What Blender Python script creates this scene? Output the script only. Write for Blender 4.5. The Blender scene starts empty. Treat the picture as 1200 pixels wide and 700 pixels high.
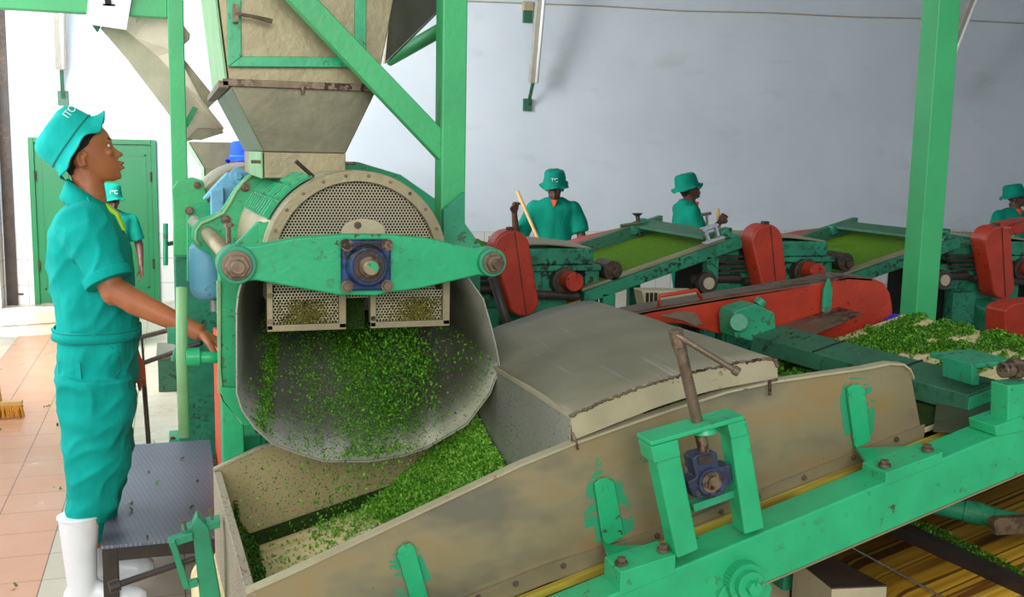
import bpy, bmesh, math, random
from mathutils import Vector as V, Matrix, Euler, noise
random.seed(7)
C = bpy.context.scene.collection
SC = bpy.context.scene
PI = math.pi
# ------------------------------------------------------------------ camera
F = 1200.0; CX, CY = 600, 350; EYE = V((0, 0, 1.6))
YAW = math.radians(18.4); PIT = math.radians(8.0); ROLL = 0.020
fw = V((math.sin(YAW)*math.cos(PIT), math.cos(YAW)*math.cos(PIT), -math.sin(PIT)))
rt = V((math.cos(YAW), -math.sin(YAW), 0.0)); up = rt.cross(fw)
R_ = Matrix.Rotation(-ROLL, 3, fw); rt = R_ @ rt; up = R_ @ up
cam = bpy.data.cameras.new('camera'); cam.sensor_width = 36; cam.lens = 36*F/1200; cam.clip_start = .05
co = bpy.data.objects.new('camera', cam); C.objects.link(co)
co.matrix_world = Matrix.Translation(EYE) @ Matrix((rt, up, -fw)).transposed().to_4x4()
SC.camera = co
def at(px, py, Y=None, Z=None, X=None):
    """the point of a real plane (Y, Z or X constant, metres) that lies at a photo pixel"""
    r = fw + rt*((px-CX)/F) + up*(-(py-CY)/F)
    t = Y/r.y if Y is not None else (Z-EYE.z)/r.z if Z is not None else X/r.x
    return EYE + r*t
# ------------------------------------------------------------------ materials
def s2l(c): return tuple(((v/255)/12.92 if v/255 <= .04045 else ((v/255+.055)/1.055)**2.4) for v in c)
class N:
    def __init__(s, name):
        s.m = bpy.data.materials.new(name); s.m.use_nodes = True; s.t = s.m.node_tree
        s.b = s.t.nodes['Principled BSDF']; s.out = s.t.nodes['Material Output']
        s.tc = s.n('ShaderNodeTexCoord')
    def n(s, t, **k):
        x = s.t.nodes.new(t)
        for a, b in k.items(): setattr(x, a, b)
        return x
    def l(s, a, b): s.t.links.new(a, b)
    def noise(s, scale, detail=3, rough=.55, vec=None, stretch=None):
        x = s.n('ShaderNodeTexNoise'); x.inputs['Scale'].default_value = scale; x.inputs['Detail'].default_value = detail; x.inputs['Roughness'].default_value = rough
        v = vec or s.tc.outputs['Object']
        if stretch:
            m = s.n('ShaderNodeMapping'); m.inputs['Scale'].default_value = stretch; s.l(v, m.inputs['Vector']); v = m.outputs[0]
        s.l(v, x.inputs['Vector']); return x.outputs['Fac']
    def ramp(s, f, stops):
        r = s.n('ShaderNodeValToRGB'); e = r.color_ramp.elements
        while len(e) < len(stops): e.new(.5)
        for i, (p, c) in enumerate(stops):
            e[i].position = p; e[i].color = (*c, 1) if not isinstance(c, (int, float)) else (c, c, c, 1)
        s.l(f, r.inputs[0]); return r.outputs[0]
    def mix(s, f, a, b, mode='MIX'):
        m = s.n('ShaderNodeMix'); m.data_type = 'RGBA'; m.blend_type = mode
        for i, v in ((0, f), (6, a), (7, b)):
            if isinstance(v, (int, float)): m.inputs[i].default_value = v
            elif isinstance(v, tuple): m.inputs[i].default_value = (*v, 1)
            else: s.l(v, m.inputs[i])
        return m.outputs[2]
    def math(s, op, a, b=0.0):
        m = s.n('ShaderNodeMath', operation=op)
        for i, v in ((0, a), (1, b)):
            if isinstance(v, (int, float)): m.inputs[i].default_value = v
            else: s.l(v, m.inputs[i])
        return m.outputs[0]
    def bump(s, h, strength=.3, dist=.01):
        b = s.n('ShaderNodeBump'); b.inputs['Strength'].default_value = strength; b.inputs['Distance'].default_value = dist
        s.l(h, b.inputs['Height']); s.l(b.outputs[0], s.b.inputs['Normal'])
    def fin(s, col, rough=.5, metal=0., spec=None):
        if isinstance(col, tuple): s.b.inputs['Base Color'].default_value = (*col, 1)
        else: s.l(col, s.b.inputs['Base Color'])
        if isinstance(rough, (int, float)): s.b.inputs['Roughness'].default_value = rough
        else: s.l(rough, s.b.inputs['Roughness'])
        s.b.inputs['Metallic'].default_value = metal
        if spec is not None: s.b.inputs['Specular IOR Level'].default_value = spec
        return s.m
def worn(name, rgb, chip=(70, 50, 35), amt=.30, rough=.42, var=.12, scale=9, metal=0., chipscale=38, bump=.35):
    """painted or sheet metal with patches of tone, chips and a slightly lumpy coat"""
    n = N(name); c = s2l(rgb)
    lo = tuple(v*(1-var) for v in c); hi = tuple(min(1, v*(1+var)) for v in c)
    base = n.ramp(n.noise(scale, 4), [(.3, lo), (.7, hi)])
    ch = n.ramp(n.noise(chipscale, 5, .65), [(1-amt-.03, 0.), (1-amt+.02, 1.)])
    ch2 = n.ramp(n.noise(3.1, 2), [(.42, 0.), (.62, 1.)])
    f = n.math('MULTIPLY', ch, ch2)
    col = n.mix(f, base, s2l(chip))
    n.bump(n.noise(45, 4), bump, .004)
    return n.fin(col, rough, metal)
def plain(name, rgb, rough=.5, metal=0., spec=None, var=.08, scale=20):
    n = N(name); c = s2l(rgb)
    base = n.ramp(n.noise(scale, 3), [(.3, tuple(v*(1-var) for v in c)), (.7, tuple(min(1, v*(1+var)) for v in c))])
    return n.fin(base, rough, metal, spec)
M = {}
def smear_mat():
    n = N('brushed_paint_smear'); n.fin(s2l((44, 150, 104)), .5)
    f = n.math('LESS_THAN', n.noise(30, 4, .6, stretch=(.5, 1, 1)), .5); tr = n.n('ShaderNodeBsdfTransparent'); mx = n.n('ShaderNodeMixShader')
    n.l(f, mx.inputs[0]); n.l(n.b.outputs[0], mx.inputs[1]); n.l(tr.outputs[0], mx.inputs[2]); n.l(mx.outputs[0], n.out.inputs[0]); return n.m
M['green'] = worn('green_machine_paint', (40, 170, 112), amt=.38, rough=.36)
M['green2'] = worn('dull_green_paint', (40, 146, 104), amt=.42, rough=.45, var=.2)
M['greenbg'] = worn('grimy_green_paint', (34, 128, 94), chip=(28, 34, 28), amt=.45, rough=.55, var=.28)
M['greenpost'] = worn('post_green_paint', (64, 176, 106), chip=(90, 110, 60), amt=.3, rough=.4, scale=3)
M['smear'] = smear_mat()
M['greendark'] = worn('flat_dark_green_paint', (50, 104, 76), chip=(25, 25, 20), amt=.42, rough=.5, var=.15)
M['palegreen'] = worn('pale_green_paint', (128, 176, 122), chip=(170, 160, 130), amt=.4, rough=.45, var=.15)
M['lightblue'] = worn('light_blue_paint', (112, 178, 205), chip=(60, 90, 100), amt=.38, rough=.45)
M['red'] = worn('red_guard_paint', (176, 52, 28), chip=(55, 25, 18), amt=.36, rough=.45, var=.2)
M['redbright'] = worn('orange_red_paint', (225, 78, 48), chip=(235, 140, 110), amt=.4, rough=.45)
M['slate'] = worn('slate_blue_casting', (48, 58, 86), chip=(30, 24, 24), amt=.5, rough=.5, var=.3)
M['chutecream'] = worn('overlit_cream_sheet', (208, 196, 172), chip=(150, 110, 70), amt=.3, rough=.45, metal=.1)  # cream lightened, the chute's overexposure is put into the colour
M['lampgrey'] = worn('grey_lamp_housing', (168, 164, 150), chip=(110, 90, 70), amt=.3, rough=.4)
M['leaflit'] = None
M['navy'] = worn('blue_bearing_paint', (34, 62, 118), chip=(25, 24, 26), amt=.5, rough=.4, var=.3)
M['rust'] = worn('rusty_steel', (124, 106, 86), chip=(60, 38, 26), amt=.5, rough=.5, metal=.5, var=.25)
M['steeldark'] = worn('dark_steel', (62, 54, 50), chip=(96, 70, 48), amt=.45, rough=.5, metal=.3, var=.25)
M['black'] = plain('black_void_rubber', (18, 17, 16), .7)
M['cream'] = worn('cream_sheet_metal', (182, 170, 138), chip=(128, 84, 48), amt=.34, rough=.45, metal=.2)
M['khaki'] = worn('khaki_sheet_metal', (152, 140, 108), chip=(118, 80, 48), amt=.3, rough=.42, metal=.35, var=.14)
M['galv'] = worn('dull_galvanised_sheet', (120, 116, 94), chip=(88, 80, 60), amt=.3, rough=.34, metal=.75, var=.2, bump=.12)
M['white_metal'] = worn('white_enamelled_fitting', (214, 212, 204), chip=(120, 90, 60), amt=.25, rough=.35)
M['chrome'] = plain('bright_steel', (205, 205, 210), .25, .8)
def trough_metal():
    n = N('stained_trough_sheet')
    a = n.ramp(n.noise(2.6, 4, .6, stretch=(1, 1, 1.8)), [(.34, s2l((168, 134, 86))), (.5, s2l((158, 142, 108))), (.66, s2l((122, 118, 100)))])
    spl = n.ramp(n.noise(26, 4, .7, stretch=(.5, 1, 1)), [(.70, 0.), (.73, 1.)]); reg = n.ramp(n.noise(3.4, 1), [(.5, 0.), (.6, 1.)])
    col = n.mix(n.math('MULTIPLY', spl, reg), a, s2l((62, 150, 104)))
    sp = n.ramp(n.noise(95, 3, .6), [(.70, 0.), (.74, 1.)]); col = n.mix(n.math('MULTIPLY', sp, .6), col, s2l((92, 66, 42)))
    n.bump(n.noise(7, 3), .25, .01)
    return n.fin(col, n.ramp(n.noise(9, 3), [(.3, .34), (.7, .52)]), .35)
M['trough'] = trough_metal()
def speck_metal(name, rgb, metal, rough, specks=(70, 84, 40), thr=.62, stain=None):
    n = N(name); c = s2l(rgb)
    a = n.ramp(n.noise(5, 4), [(.3, tuple(v*.85 for v in c)), (.7, tuple(min(1, v*1.12) for v in c))])
    sp = n.ramp(n.noise(150, 2, .5), [(thr, 0.), (thr+.03, 1.)]); reg = n.ramp(n.noise(4.2, 2), [(.35, .15), (.6, 1.)])
    col = n.mix(n.math('MULTIPLY', sp, reg), a, s2l(specks))
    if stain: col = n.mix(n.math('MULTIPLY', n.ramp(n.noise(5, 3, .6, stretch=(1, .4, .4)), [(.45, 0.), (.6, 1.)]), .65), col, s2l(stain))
    n.bump(n.noise(12, 3), .2, .008)
    return n.fin(col, rough, metal)
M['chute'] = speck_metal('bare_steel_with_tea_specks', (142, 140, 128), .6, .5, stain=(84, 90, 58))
M['coverside'] = speck_metal('grey_sheet_with_tea_specks', (168, 166, 152), .45, .42)
M['endplate'] = speck_metal('weathered_end_plate', (168, 156, 134), .1, .6, (88, 78, 58), .58)
M['farplate'] = speck_metal('spattered_inner_sheet', (168, 154, 112), .25, .5, (70, 76, 36), .60)
def cover_top():
    n = N('brushed_hood_sheet')
    a = n.ramp(n.noise(3, 3), [(.3, s2l((120, 115, 92))), (.7, s2l((150, 144, 120)))])
    st = n.ramp(n.noise(30, 5, .7, stretch=(1, .05, 1)), [(.60, 0.), (.72, 1.)])
    col = n.mix(n.math('MULTIPLY', st, .4), a, s2l((205, 202, 188)))
    n.bump(n.noise(5, 3), .35, .02)
    return n.fin(col, .55, .25)
M['hood'] = cover_top()
def belt(name, a, b, c, scale, dirt=.0):
    n = N(name)
    f = n.noise(scale, 2, .5, stretch=(.05, 1, .05))
    col = n.ramp(f, [(.36, s2l(a)), (.5, s2l(b)), (.64, s2l(c))])
    return n.fin(col, .55)
M['belt'] = belt('cream_conveyor_belt', (214, 194, 134), (232, 216, 166), (222, 200, 140), 30)
M['beltyellow'] = belt('yellow_belt_edge', (176, 152, 48), (200, 180, 70), (150, 120, 40), 60)
def belt_lower():
    n = N('yellow_belt_with_brown_stripes')
    f = n.noise(8.5, 2, .6, stretch=(.02, 1, .02))
    col = n.ramp(f, [(.36, s2l((96, 58, 20))), (.41, s2l((204, 154, 46))), (.47, s2l((228, 184, 70))), (.50, s2l((112, 70, 26))), (.53, s2l((120, 76, 28))), (.55, s2l((206, 158, 50))), (.61, s2l((180, 132, 38))), (.65, s2l((92, 58, 22)))])
    return n.fin(col, .45)
M['beltlow'] = belt_lower()
def perforated():
    n = N('perforated_screen_sheet'); sep = n.n('ShaderNodeSeparateXYZ'); n.l(n.tc.outputs['Object'], sep.inputs[0])
    p = .0088; q = p*math.sqrt(3)
    def lat(ox, oz):
        x = n.math('SUBTRACT', n.math('FRACT', n.math('ADD', n.math('DIVIDE', sep.outputs[0], p), ox+50)), .5)
        z = n.math('SUBTRACT', n.math('FRACT', n.math('ADD', n.math('DIVIDE', sep.outputs[2], q), oz+50)), .5)
        x = n.math('MULTIPLY', x, p); z = n.math('MULTIPLY', z, q)
        return n.math('SQRT', n.math('ADD', n.math('MULTIPLY', x, x), n.math('MULTIPLY', z, z)))
    d = n.math('MINIMUM', lat(0, 0), lat(.5, .5))
    hole = n.math('LESS_THAN', d, .0033)
    dirt = n.ramp(n.noise(7, 4, .6), [(.62, 0.), (.72, 1.)])
    col = n.mix(n.math('MULTIPLY', dirt, .8), s2l((180, 170, 142)), s2l((70, 62, 40)))
    n.fin(col, .5, .2)
    tr = n.n('ShaderNodeBsdfTransparent'); mx = n.n('ShaderNodeMixShader')
    n.l(hole, mx.inputs[0]); n.l(n.b.outputs[0], mx.inputs[1]); n.l(tr.outputs[0], mx.inputs[2]); n.l(mx.outputs[0], n.out.inputs[0])
    return n.m
M['perf'] = perforated()
def leafmat(name, a, b, c):
    n = N(name); g = n.n('ShaderNodeNewGeometry')
    col = n.ramp(g.outputs['Random Per Island'], [(.0, s2l(a)), (.5, s2l(b)), (1., s2l(c))])
    m = n.fin(col, .6); n.b.inputs['Specular IOR Level'].default_value = .25
    return m
M['leaf'] = leafmat('shredded_green_tea', (40, 88, 16), (68, 126, 26), (112, 168, 46))
M['leaflit'] = leafmat('lit_tea_shreds', (70, 128, 28), (100, 164, 44), (140, 196, 74))  # leaf tone brightened, the stronger light on the heap put into its colour
M['leafdark'] = leafmat('damp_shredded_tea', (30, 62, 14), (54, 96, 22), (84, 132, 36))
M['leafbrown'] = leafmat('browned_tea_crumbs', (70, 60, 22), (120, 106, 44), (110, 130, 40))
def teabed(name, a, b):
    n = N(name)
    col = n.ramp(n.noise(170, 4, .7), [(.35, s2l(a)), (.65, s2l(b))])
    n.bump(n.noise(220, 4, .7), .9, .012)
    return n.fin(col, .8, 0, .2)
M['tea'] = teabed('fine_green_tea_layer', (78, 122, 20), (116, 164, 38))
M['teadark'] = teabed('caked_dark_tea', (26, 46, 14), (56, 86, 26))
def floor_mat():
    n = N('floor_tiles'); sep = n.n('ShaderNodeSeparateXYZ'); n.l(n.tc.outputs['Object'], sep.inputs[0])
    X, Y = sep.outputs[0], sep.outputs[1]
    inn = n.math('MULTIPLY', n.math('GREATER_THAN', X, -1.255), n.math('LESS_THAN', X, -.495))
    inn = n.math('MULTIPLY', inn, n.math('LESS_THAN', Y, 10.75))
    t = n.noise(1.1, 3); fine = n.noise(14, 3)
    pink = n.mix(t, s2l((206, 146, 112)), s2l((222, 172, 142))); crm = n.mix(t, s2l((190, 180, 158)), s2l((214, 206, 188)))
    col = n.mix(inn, crm, pink); col = n.mix(n.math('MULTIPLY', fine, .25), col, s2l((150, 130, 105)))
    def line(v, per, off, w):
        f = n.math('FRACT', n.math('DIVIDE', n.math('ADD', v, off+50*per), per)); d = n.math('MINIMUM', f, n.math('SUBTRACT', 1., f))
        return n.math('LESS_THAN', d, w/per)
    g = n.math('MAXIMUM', line(X, .253, -.01, .0022), line(Y, .265, .0, .0018))
    col = n.mix(g, col, s2l((112, 92, 78)))
    n.bump(n.math('SUBTRACT', 1., g), .2, .003)
    return n.fin(col, n.ramp(n.noise(3, 3), [(.3, .25), (.7, .45)]))
def wall_mat():
    n = N('whitewashed_wall_with_tiled_foot'); sep = n.n('ShaderNodeSeparateXYZ'); n.l(n.tc.outputs['Object'], sep.inputs[0])
    X, Z = sep.outputs[0], sep.outputs[2]
    w = n.ramp(n.noise(.9, 5, .6), [(.3, s2l((208, 217, 226))), (.7, s2l((222, 229, 236)))])
    st = n.ramp(n.noise(2.2, 5, .65, stretch=(.6, 1, 1.6)), [(.58, 0.), (.75, 1.)])
    w = n.mix(n.math('MULTIPLY', st, .22), w, s2l((176, 172, 150)))
    def line(v, per, w_):
        f = n.math('FRACT', n.math('DIVIDE', n.math('ADD', v, 50*per), per)); d = n.math('MINIMUM', f, n.math('SUBTRACT', 1., f))
        return n.math('LESS_THAN', d, w_/per)
    g = n.math('MAXIMUM', line(X, .2, .003), line(n.math('SUBTRACT', Z, .715), .26, .003))
    tile = n.mix(g, s2l((214, 214, 210)), s2l((150, 148, 140)))
    low = n.math('LESS_THAN', Z, .715)
    n.bump(n.noise(4, 4), .12, .02)
    return n.fin(n.mix(low, w, tile), .6)
M['floor'] = floor_mat(); M['wall'] = wall_mat()
M['door'] = worn('green_door_paint', (12, 116, 66), amt=.2, rough=.45, var=.1, scale=2)
M['ceiling'] = plain('ceiling_sheet', (120, 118, 100), .8)
def treadplate():
    n = N('chequer_plate'); mp = n.n('ShaderNodeMapping'); mp.inputs['Rotation'].default_value = (0, 0, .785); mp.inputs['Scale'].default_value = (1, 1, 1); n.l(n.tc.outputs['Object'], mp.inputs[0])
    br = n.n('ShaderNodeTexBrick'); br.inputs['Scale'].default_value = 28; br.inputs['Mortar Size'].default_value = .11; br.inputs['Brick Width'].default_value = .9; br.inputs['Row Height'].default_value = .3
    n.l(mp.outputs[0], br.inputs['Vector'])
    col = n.mix(br.outputs['Fac'], s2l((152, 164, 180)), s2l((108, 118, 134)))
    d = n.noise(4, 4); col = n.mix(n.math('MULTIPLY', d, .4), col, s2l((64, 62, 66)))
    n.bump(n.math('SUBTRACT', 1., br.outputs['Fac']), .7, .006)
    return n.fin(col, .42, .3)
M['tread'] = treadplate()
def cloth(name, rgb):
    n = N(name); c = s2l(rgb)
    col = n.ramp(n.noise(6, 3), [(.3, tuple(v*.88 for v in c)), (.7, tuple(min(1, v*1.1) for v in c))])
    a = n.noise(9, 3, .5, stretch=(1, 1, .45)); b = n.noise(260, 1)
    n.bump(n.math('ADD', a, n.math('MULTIPLY', b, .05)), .45, .03)
    m = n.fin(col, .85, 0, .15)
    return m
M['teal'] = cloth('teal_cotton', (10, 158, 148)); M['hatteal'] = cloth('teal_hat_cotton', (26, 176, 166)); M['tealbg'] = cloth('green_teal_cotton', (6, 128, 106))
M['bluecloth'] = cloth('royal_blue_cotton', (28, 62, 215)); M['seam'] = plain('stitched_seam', (8, 120, 112), .8)
M['skin'] = plain('brown_skin', (166, 98, 60), .45, var=.1, scale=12); M['skindark'] = plain('dark_brown_skin', (86, 54, 42), .5)
M['skin'].node_tree.nodes['Principled BSDF'].inputs['Subsurface Weight'].default_value = .08
M['hair'] = plain('black_hair', (16, 13, 12), .8); M['eye'] = plain('eye_white', (225, 220, 212), .2); M['pupil'] = plain('dark_iris', (25, 14, 10), .2); M['lip'] = plain('lip_skin', (140, 78, 62), .45)
M['boot'] = plain('white_rubber_boot', (236, 238, 242), .3, var=.03); M['whitep'] = plain('white_paint_mark', (240, 240, 240), .6)
M['paper'] = plain('white_paper', (240, 240, 240), .7, var=.02); M['ink'] = plain('black_ink', (20, 20, 22), .7)
M['lime'] = plain('lime_shirt', (190, 230, 40), .7); M['orange'] = plain('orange_red_shirt', (235, 80, 40), .7)
M['wood'] = plain('broom_wood', (206, 166, 104), .5); M['bristle'] = plain('straw_bristles', (214, 150, 58), .8, var=.3, scale=120)
M['bluebelt'] = plain('blue_pulley_plastic', (20, 50, 190), .4)
# ------------------------------------------------------------------ mesh helpers
def bm_(): return bmesh.new()
def frame(d, upv=V((0, 0, 1))):
    d = d.normalized(); s = d.cross(upv)
    if s.length < 1e-4: s = d.cross(V((0, 1, 0)))
    s.normalize(); return s, s.cross(d)
def box(bm, c, s, mat=None):
    vs = []
    for z in (-.5, .5):
        for y in (-.5, .5):
            for x in (-.5, .5):
                p = V((x*s[0], y*s[1], z*s[2]))
                if mat: p = mat @ p
                vs.append(bm.verts.new(V(c)+p))
    for f in ((0, 2, 3, 1), (4, 5, 7, 6), (0, 1, 5, 4), (2, 6, 7, 3), (0, 4, 6, 2), (1, 3, 7, 5)): bm.faces.new([vs[i] for i in f])
    return bm
def bx(bm, x0, x1, y0, y1, z0, z1): return box(bm, ((x0+x1)/2, (y0+y1)/2, (z0+z1)/2), (abs(x1-x0), abs(y1-y0), abs(z1-z0)))
def beam(bm, a, b, w, h, upv=V((0, 0, 1))):
    a, b = V(a), V(b); s, u = frame(b-a, upv); r = []
    for p in (a, b): r.append([bm.verts.new(p+s*x*w/2+u*y*h/2) for x, y in ((-1, -1), (1, -1), (1, 1), (-1, 1))])
    for i in range(4): bm.faces.new((r[0][i], r[0][(i+1) % 4], r[1][(i+1) % 4], r[1][i]))
    bm.faces.new(r[0][::-1]); bm.faces.new(r[1]); return bm
def tube(bm, pts, rad, seg=12, cap=True):
    pts = [V(p) for p in pts]; n = len(pts)
    rad = [rad]*n if isinstance(rad, (int, float)) else rad
    prev = None; s = None
    for i, p in enumerate(pts):
        d = (pts[min(i+1, n-1)]-pts[max(i-1, 0)]).normalized()
        if s is None: s, u = frame(d)
        else:
            s = (s-d*s.dot(d)).normalized(); u = s.cross(d)
        ring = [bm.verts.new(p+(s*math.cos(2*PI*k/seg)+u*math.sin(2*PI*k/seg))*rad[i]) for k in range(seg)]
        if prev:
            for k in range(seg): bm.faces.new((prev[k], prev[(k+1) % seg], ring[(k+1) % seg], ring[k]))
        elif cap: bm.faces.new(ring[::-1])
        prev = ring
    if cap: bm.faces.new(prev)
    return bm
def cyl(bm, a, b, r, r2=None, seg=24): return tube(bm, [a, b], [r, r if r2 is None else r2], seg)
def prism(bm, pts, vec):
    vec = V(vec); a = [bm.verts.new(V(p)) for p in pts]; b = [bm.verts.new(V(p)+vec) for p in pts]; n = len(a)
    bm.faces.new(a[::-1]); bm.faces.new(b)
    for i in range(n): bm.faces.new((a[i], a[(i+1) % n], b[(i+1) % n], b[i]))
    return bm
def pxp(bm, pts, Y, th): return prism(bm, [at(x, y, Y=Y) for x, y in pts], (0, th, 0))
def loft(bm, rings, cap=True, closed=True):
    R = [[bm.verts.new(V(p)) for p in r] for r in rings]; n = len(R[0])
    for a, b in zip(R, R[1:]):
        for k in range(n if closed else n-1): bm.faces.new((a[k], a[(k+1) % n], b[(k+1) % n], b[k]))
    if cap and closed: bm.faces.new(R[0][::-1]); bm.faces.new(R[-1])
    return bm
def ell(bm, c, r, seg=16, mat=None):
    m = Matrix.Translation(V(c)) @ (mat.to_4x4() if mat else Matrix.Identity(4)) @ Matrix.Diagonal((*r, 1))
    bmesh.ops.create_uvsphere(bm, u_segments=seg, v_segments=max(6, seg//2), radius=1, matrix=m); return bm
def sheet(bm, A, B, th=.004):
    """sheet between two polylines, given a real thickness"""
    n = len(A); a = [V(p) for p in A]; b = [V(p) for p in B]
    def nrm(i):
        j0, j1 = max(0, i-1), min(n-1, i+1); return (a[j1]-a[j0]).cross(b[i]-a[i]).normalized()*th
    T = [[bm.verts.new(a[i]) for i in range(n)], [bm.verts.new(b[i]) for i in range(n)]]
    U = [[bm.verts.new(a[i]-nrm(i)) for i in range(n)], [bm.verts.new(b[i]-nrm(i)) for i in range(n)]]
    for i in range(n-1):
        bm.faces.new((T[0][i], T[0][i+1], T[1][i+1], T[1][i])); bm.faces.new((U[0][i+1], U[0][i], U[1][i], U[1][i+1]))
        bm.faces.new((T[0][i+1], T[0][i], U[0][i], U[0][i+1])); bm.faces.new((T[1][i], T[1][i+1], U[1][i+1], U[1][i]))
    bm.faces.new((T[0][0], T[1][0], U[1][0], U[0][0])); bm.faces.new((T[1][-1], T[0][-1], U[0][-1], U[1][-1]))
    return bm
def woff(p):
    o = V((0, 0, 0))
    while p is not None: o += p.location; p = p.parent
    return o
def obj(name, bm, mat, parent=None, bevel=0., smooth=False, label=None, keep=False):
    me = bm if isinstance(bm, bpy.types.Mesh) else bpy.data.meshes.new(name)
    if me is not bm:
        bmesh.ops.recalc_face_normals(bm, faces=bm.faces) if not keep else None
        bm.to_mesh(me); bm.free()
    me.transform(Matrix.Translation(-woff(parent)))
    if not me.materials: me.materials.append(M[mat] if isinstance(mat, str) else mat)
    o = bpy.data.objects.new(name, me); C.objects.link(o); o.parent = parent
    if label: o['label'] = label
    if smooth: me.shade_smooth()
    elif bevel:
        me.shade_smooth()
        m = o.modifiers.new('bevel', 'BEVEL'); m.width = bevel; m.segments = 2; m.limit_method = 'ANGLE'; m.angle_limit = .6; m.harden_normals = True
    return o
def smooth_auto(o, ang=.7):
    me = o.data; me.shade_smooth()
    try: me.set_sharp_from_angle(angle=ang)
    except Exception: pass
    return o
def tag(o, label, cat, group=None):
    o['label'] = label; o['category'] = cat
    if group: o['group'] = group
    return o
def thing(name, label, cat, loc=(0, 0, 0), group=None):
    o = bpy.data.objects.new(name, None); C.objects.link(o); o.location = loc; o.empty_display_size = .1
    return tag(o, label, cat, group)
def struct(name, bm, mat, parent=None, **k):
    o = obj(name, bm, mat, parent, **k)
    if parent is None: o['kind'] = 'structure'
    return o
def dup(root, off, label=None, parent=None):
    c = root.copy(); C.objects.link(c)
    if parent is None: c.location = root.location + V(off)
    else: c.parent = parent
    if label: c['label'] = label
    for ch in list(root.children): dup(ch, (0, 0, 0), None, c)
    return c
def bolt(parent, p, d, r=.011, h=.012, mat='rust', name='bolt'):
    b = bm_(); p = V(p); d = V(d).normalized(); tube(b, [p-d*.002, p+d*h*.35], r*1.45, 16); tube(b, [p, p+d*h], r, 6)
    return obj(name, b, mat, parent)
TS = bpy.data.scenes.new('workbench')
def evaluated(o):
    """mesh of one object with its modifiers or text applied, evaluated in a scene of its own"""
    TS.collection.objects.link(o)
    with bpy.context.temp_override(scene=TS, view_layer=TS.view_layers[0]): dg = bpy.context.evaluated_depsgraph_get()
    dg.update(); out = bpy.data.meshes.new_from_object(o.evaluated_get(dg)); bpy.data.objects.remove(o); return out
def displace(me, fn):
    vs = [(v.co.copy(), v.normal.copy()) for v in me.vertices]; flat = []
    for c, n in vs: flat.extend(c+n*fn(c))
    me.vertices.foreach_set('co', flat); me.update()
def remesh(bm, voxel, smooth=2, noise_amp=0., nscale=8.):
    me = bpy.data.meshes.new('tmp'); bmesh.ops.recalc_face_normals(bm, faces=bm.faces); bm.to_mesh(me); bm.free()
    o = bpy.data.objects.new('tmp', me)
    m = o.modifiers.new('r', 'REMESH'); m.mode = 'VOXEL'; m.voxel_size = voxel; m.use_smooth_shade = True
    if smooth: s = o.modifiers.new('s', 'SMOOTH'); s.factor = .5; s.iterations = smooth
    out = evaluated(o)
    if noise_amp:
        displace(out, lambda c: noise_amp*noise.noise(V((c.x*nscale, c.y*nscale, c.z*nscale*.55))))
    out.materials.clear(); out.shade_smooth(); return out
def crumbs(pts, size=(.004, .009), lift=0.):
    """shredded leaf: little bent flakes, one island each, at the given (point, normal) pairs"""
    vs, fs = [], []
    for p, nrm in pts:
        s = random.uniform(*size); l = s*random.uniform(1.2, 2.4)
        e = Euler((random.uniform(0, 6.28), random.uniform(0, 6.28), random.uniform(0, 6.28))).to_matrix()
        a = e @ V((1, 0, 0)); b = e @ V((0, 1, 0)); c = e @ V((0, 0, 1)); p = V(p)+V(nrm)*(s*.35+lift)
        k = len(vs)
        for q in (-a*l/2-b*s*.35, -a*l/2+b*s*.3, c*s*.45-b*s*.5, c*s*.45+b*s*.5, a*l/2-b*s*.25, a*l/2+b*s*.25): vs.append(p+q)
        fs += [(k, k+2, k+3, k+1), (k+2, k+4, k+5, k+3)]
    me = bpy.data.meshes.new('crumbs'); me.from_pydata(vs, [], fs); return me

def text_mesh(name, curve, mat, par, mlocal):
    me = evaluated(bpy.data.objects.new('tmp_text', curve)); me.materials.clear(); me.materials.append(M[mat])
    r = bpy.data.objects.new(name, me); C.objects.link(r); r.parent = par; r.matrix_local = mlocal; return r
# ------------------------------------------------------------------ the setting
YW = 11.276
struct('floor', bx(bm_(), -1.9, 16, -4, YW, -.1, 0), 'floor')
struct('wall_back', bx(bm_(), -1.9, 16, YW, YW+.2, 0, 5.2), 'wall')
b = bm_(); bx(b, -1.9, -1.62, 6.0, 9.3, 0, 5.2); bx(b, -1.9, -1.62, 9.3, YW, 2.5, 5.2); bx(b, -1.9, -1.62, 11.0, YW, 0, 2.5)
bx(b, -1.9, -1.62, -4, 6, 3.6, 5.2); bx(b, -1.9, -1.62, 1.2, 1.6, 0, 3.6)
struct('wall_left', b, 'wall')
b = bm_(); bx(b, -3.4, -1.9, -4, 9.3, 3.6, 3.68); struct('sun_block_canopy', b, 'ceiling')  # unseen canopy added outside the left wall to block the sun
b = bm_(); bx(b, 15.8, 16, -4, YW, 0, 5.2); struct('wall_right', b, 'wall')
struct('ceiling', bx(bm_(), -1.9, 16, 3.4, YW+.2, 5.2, 5.3), 'ceiling')
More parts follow.
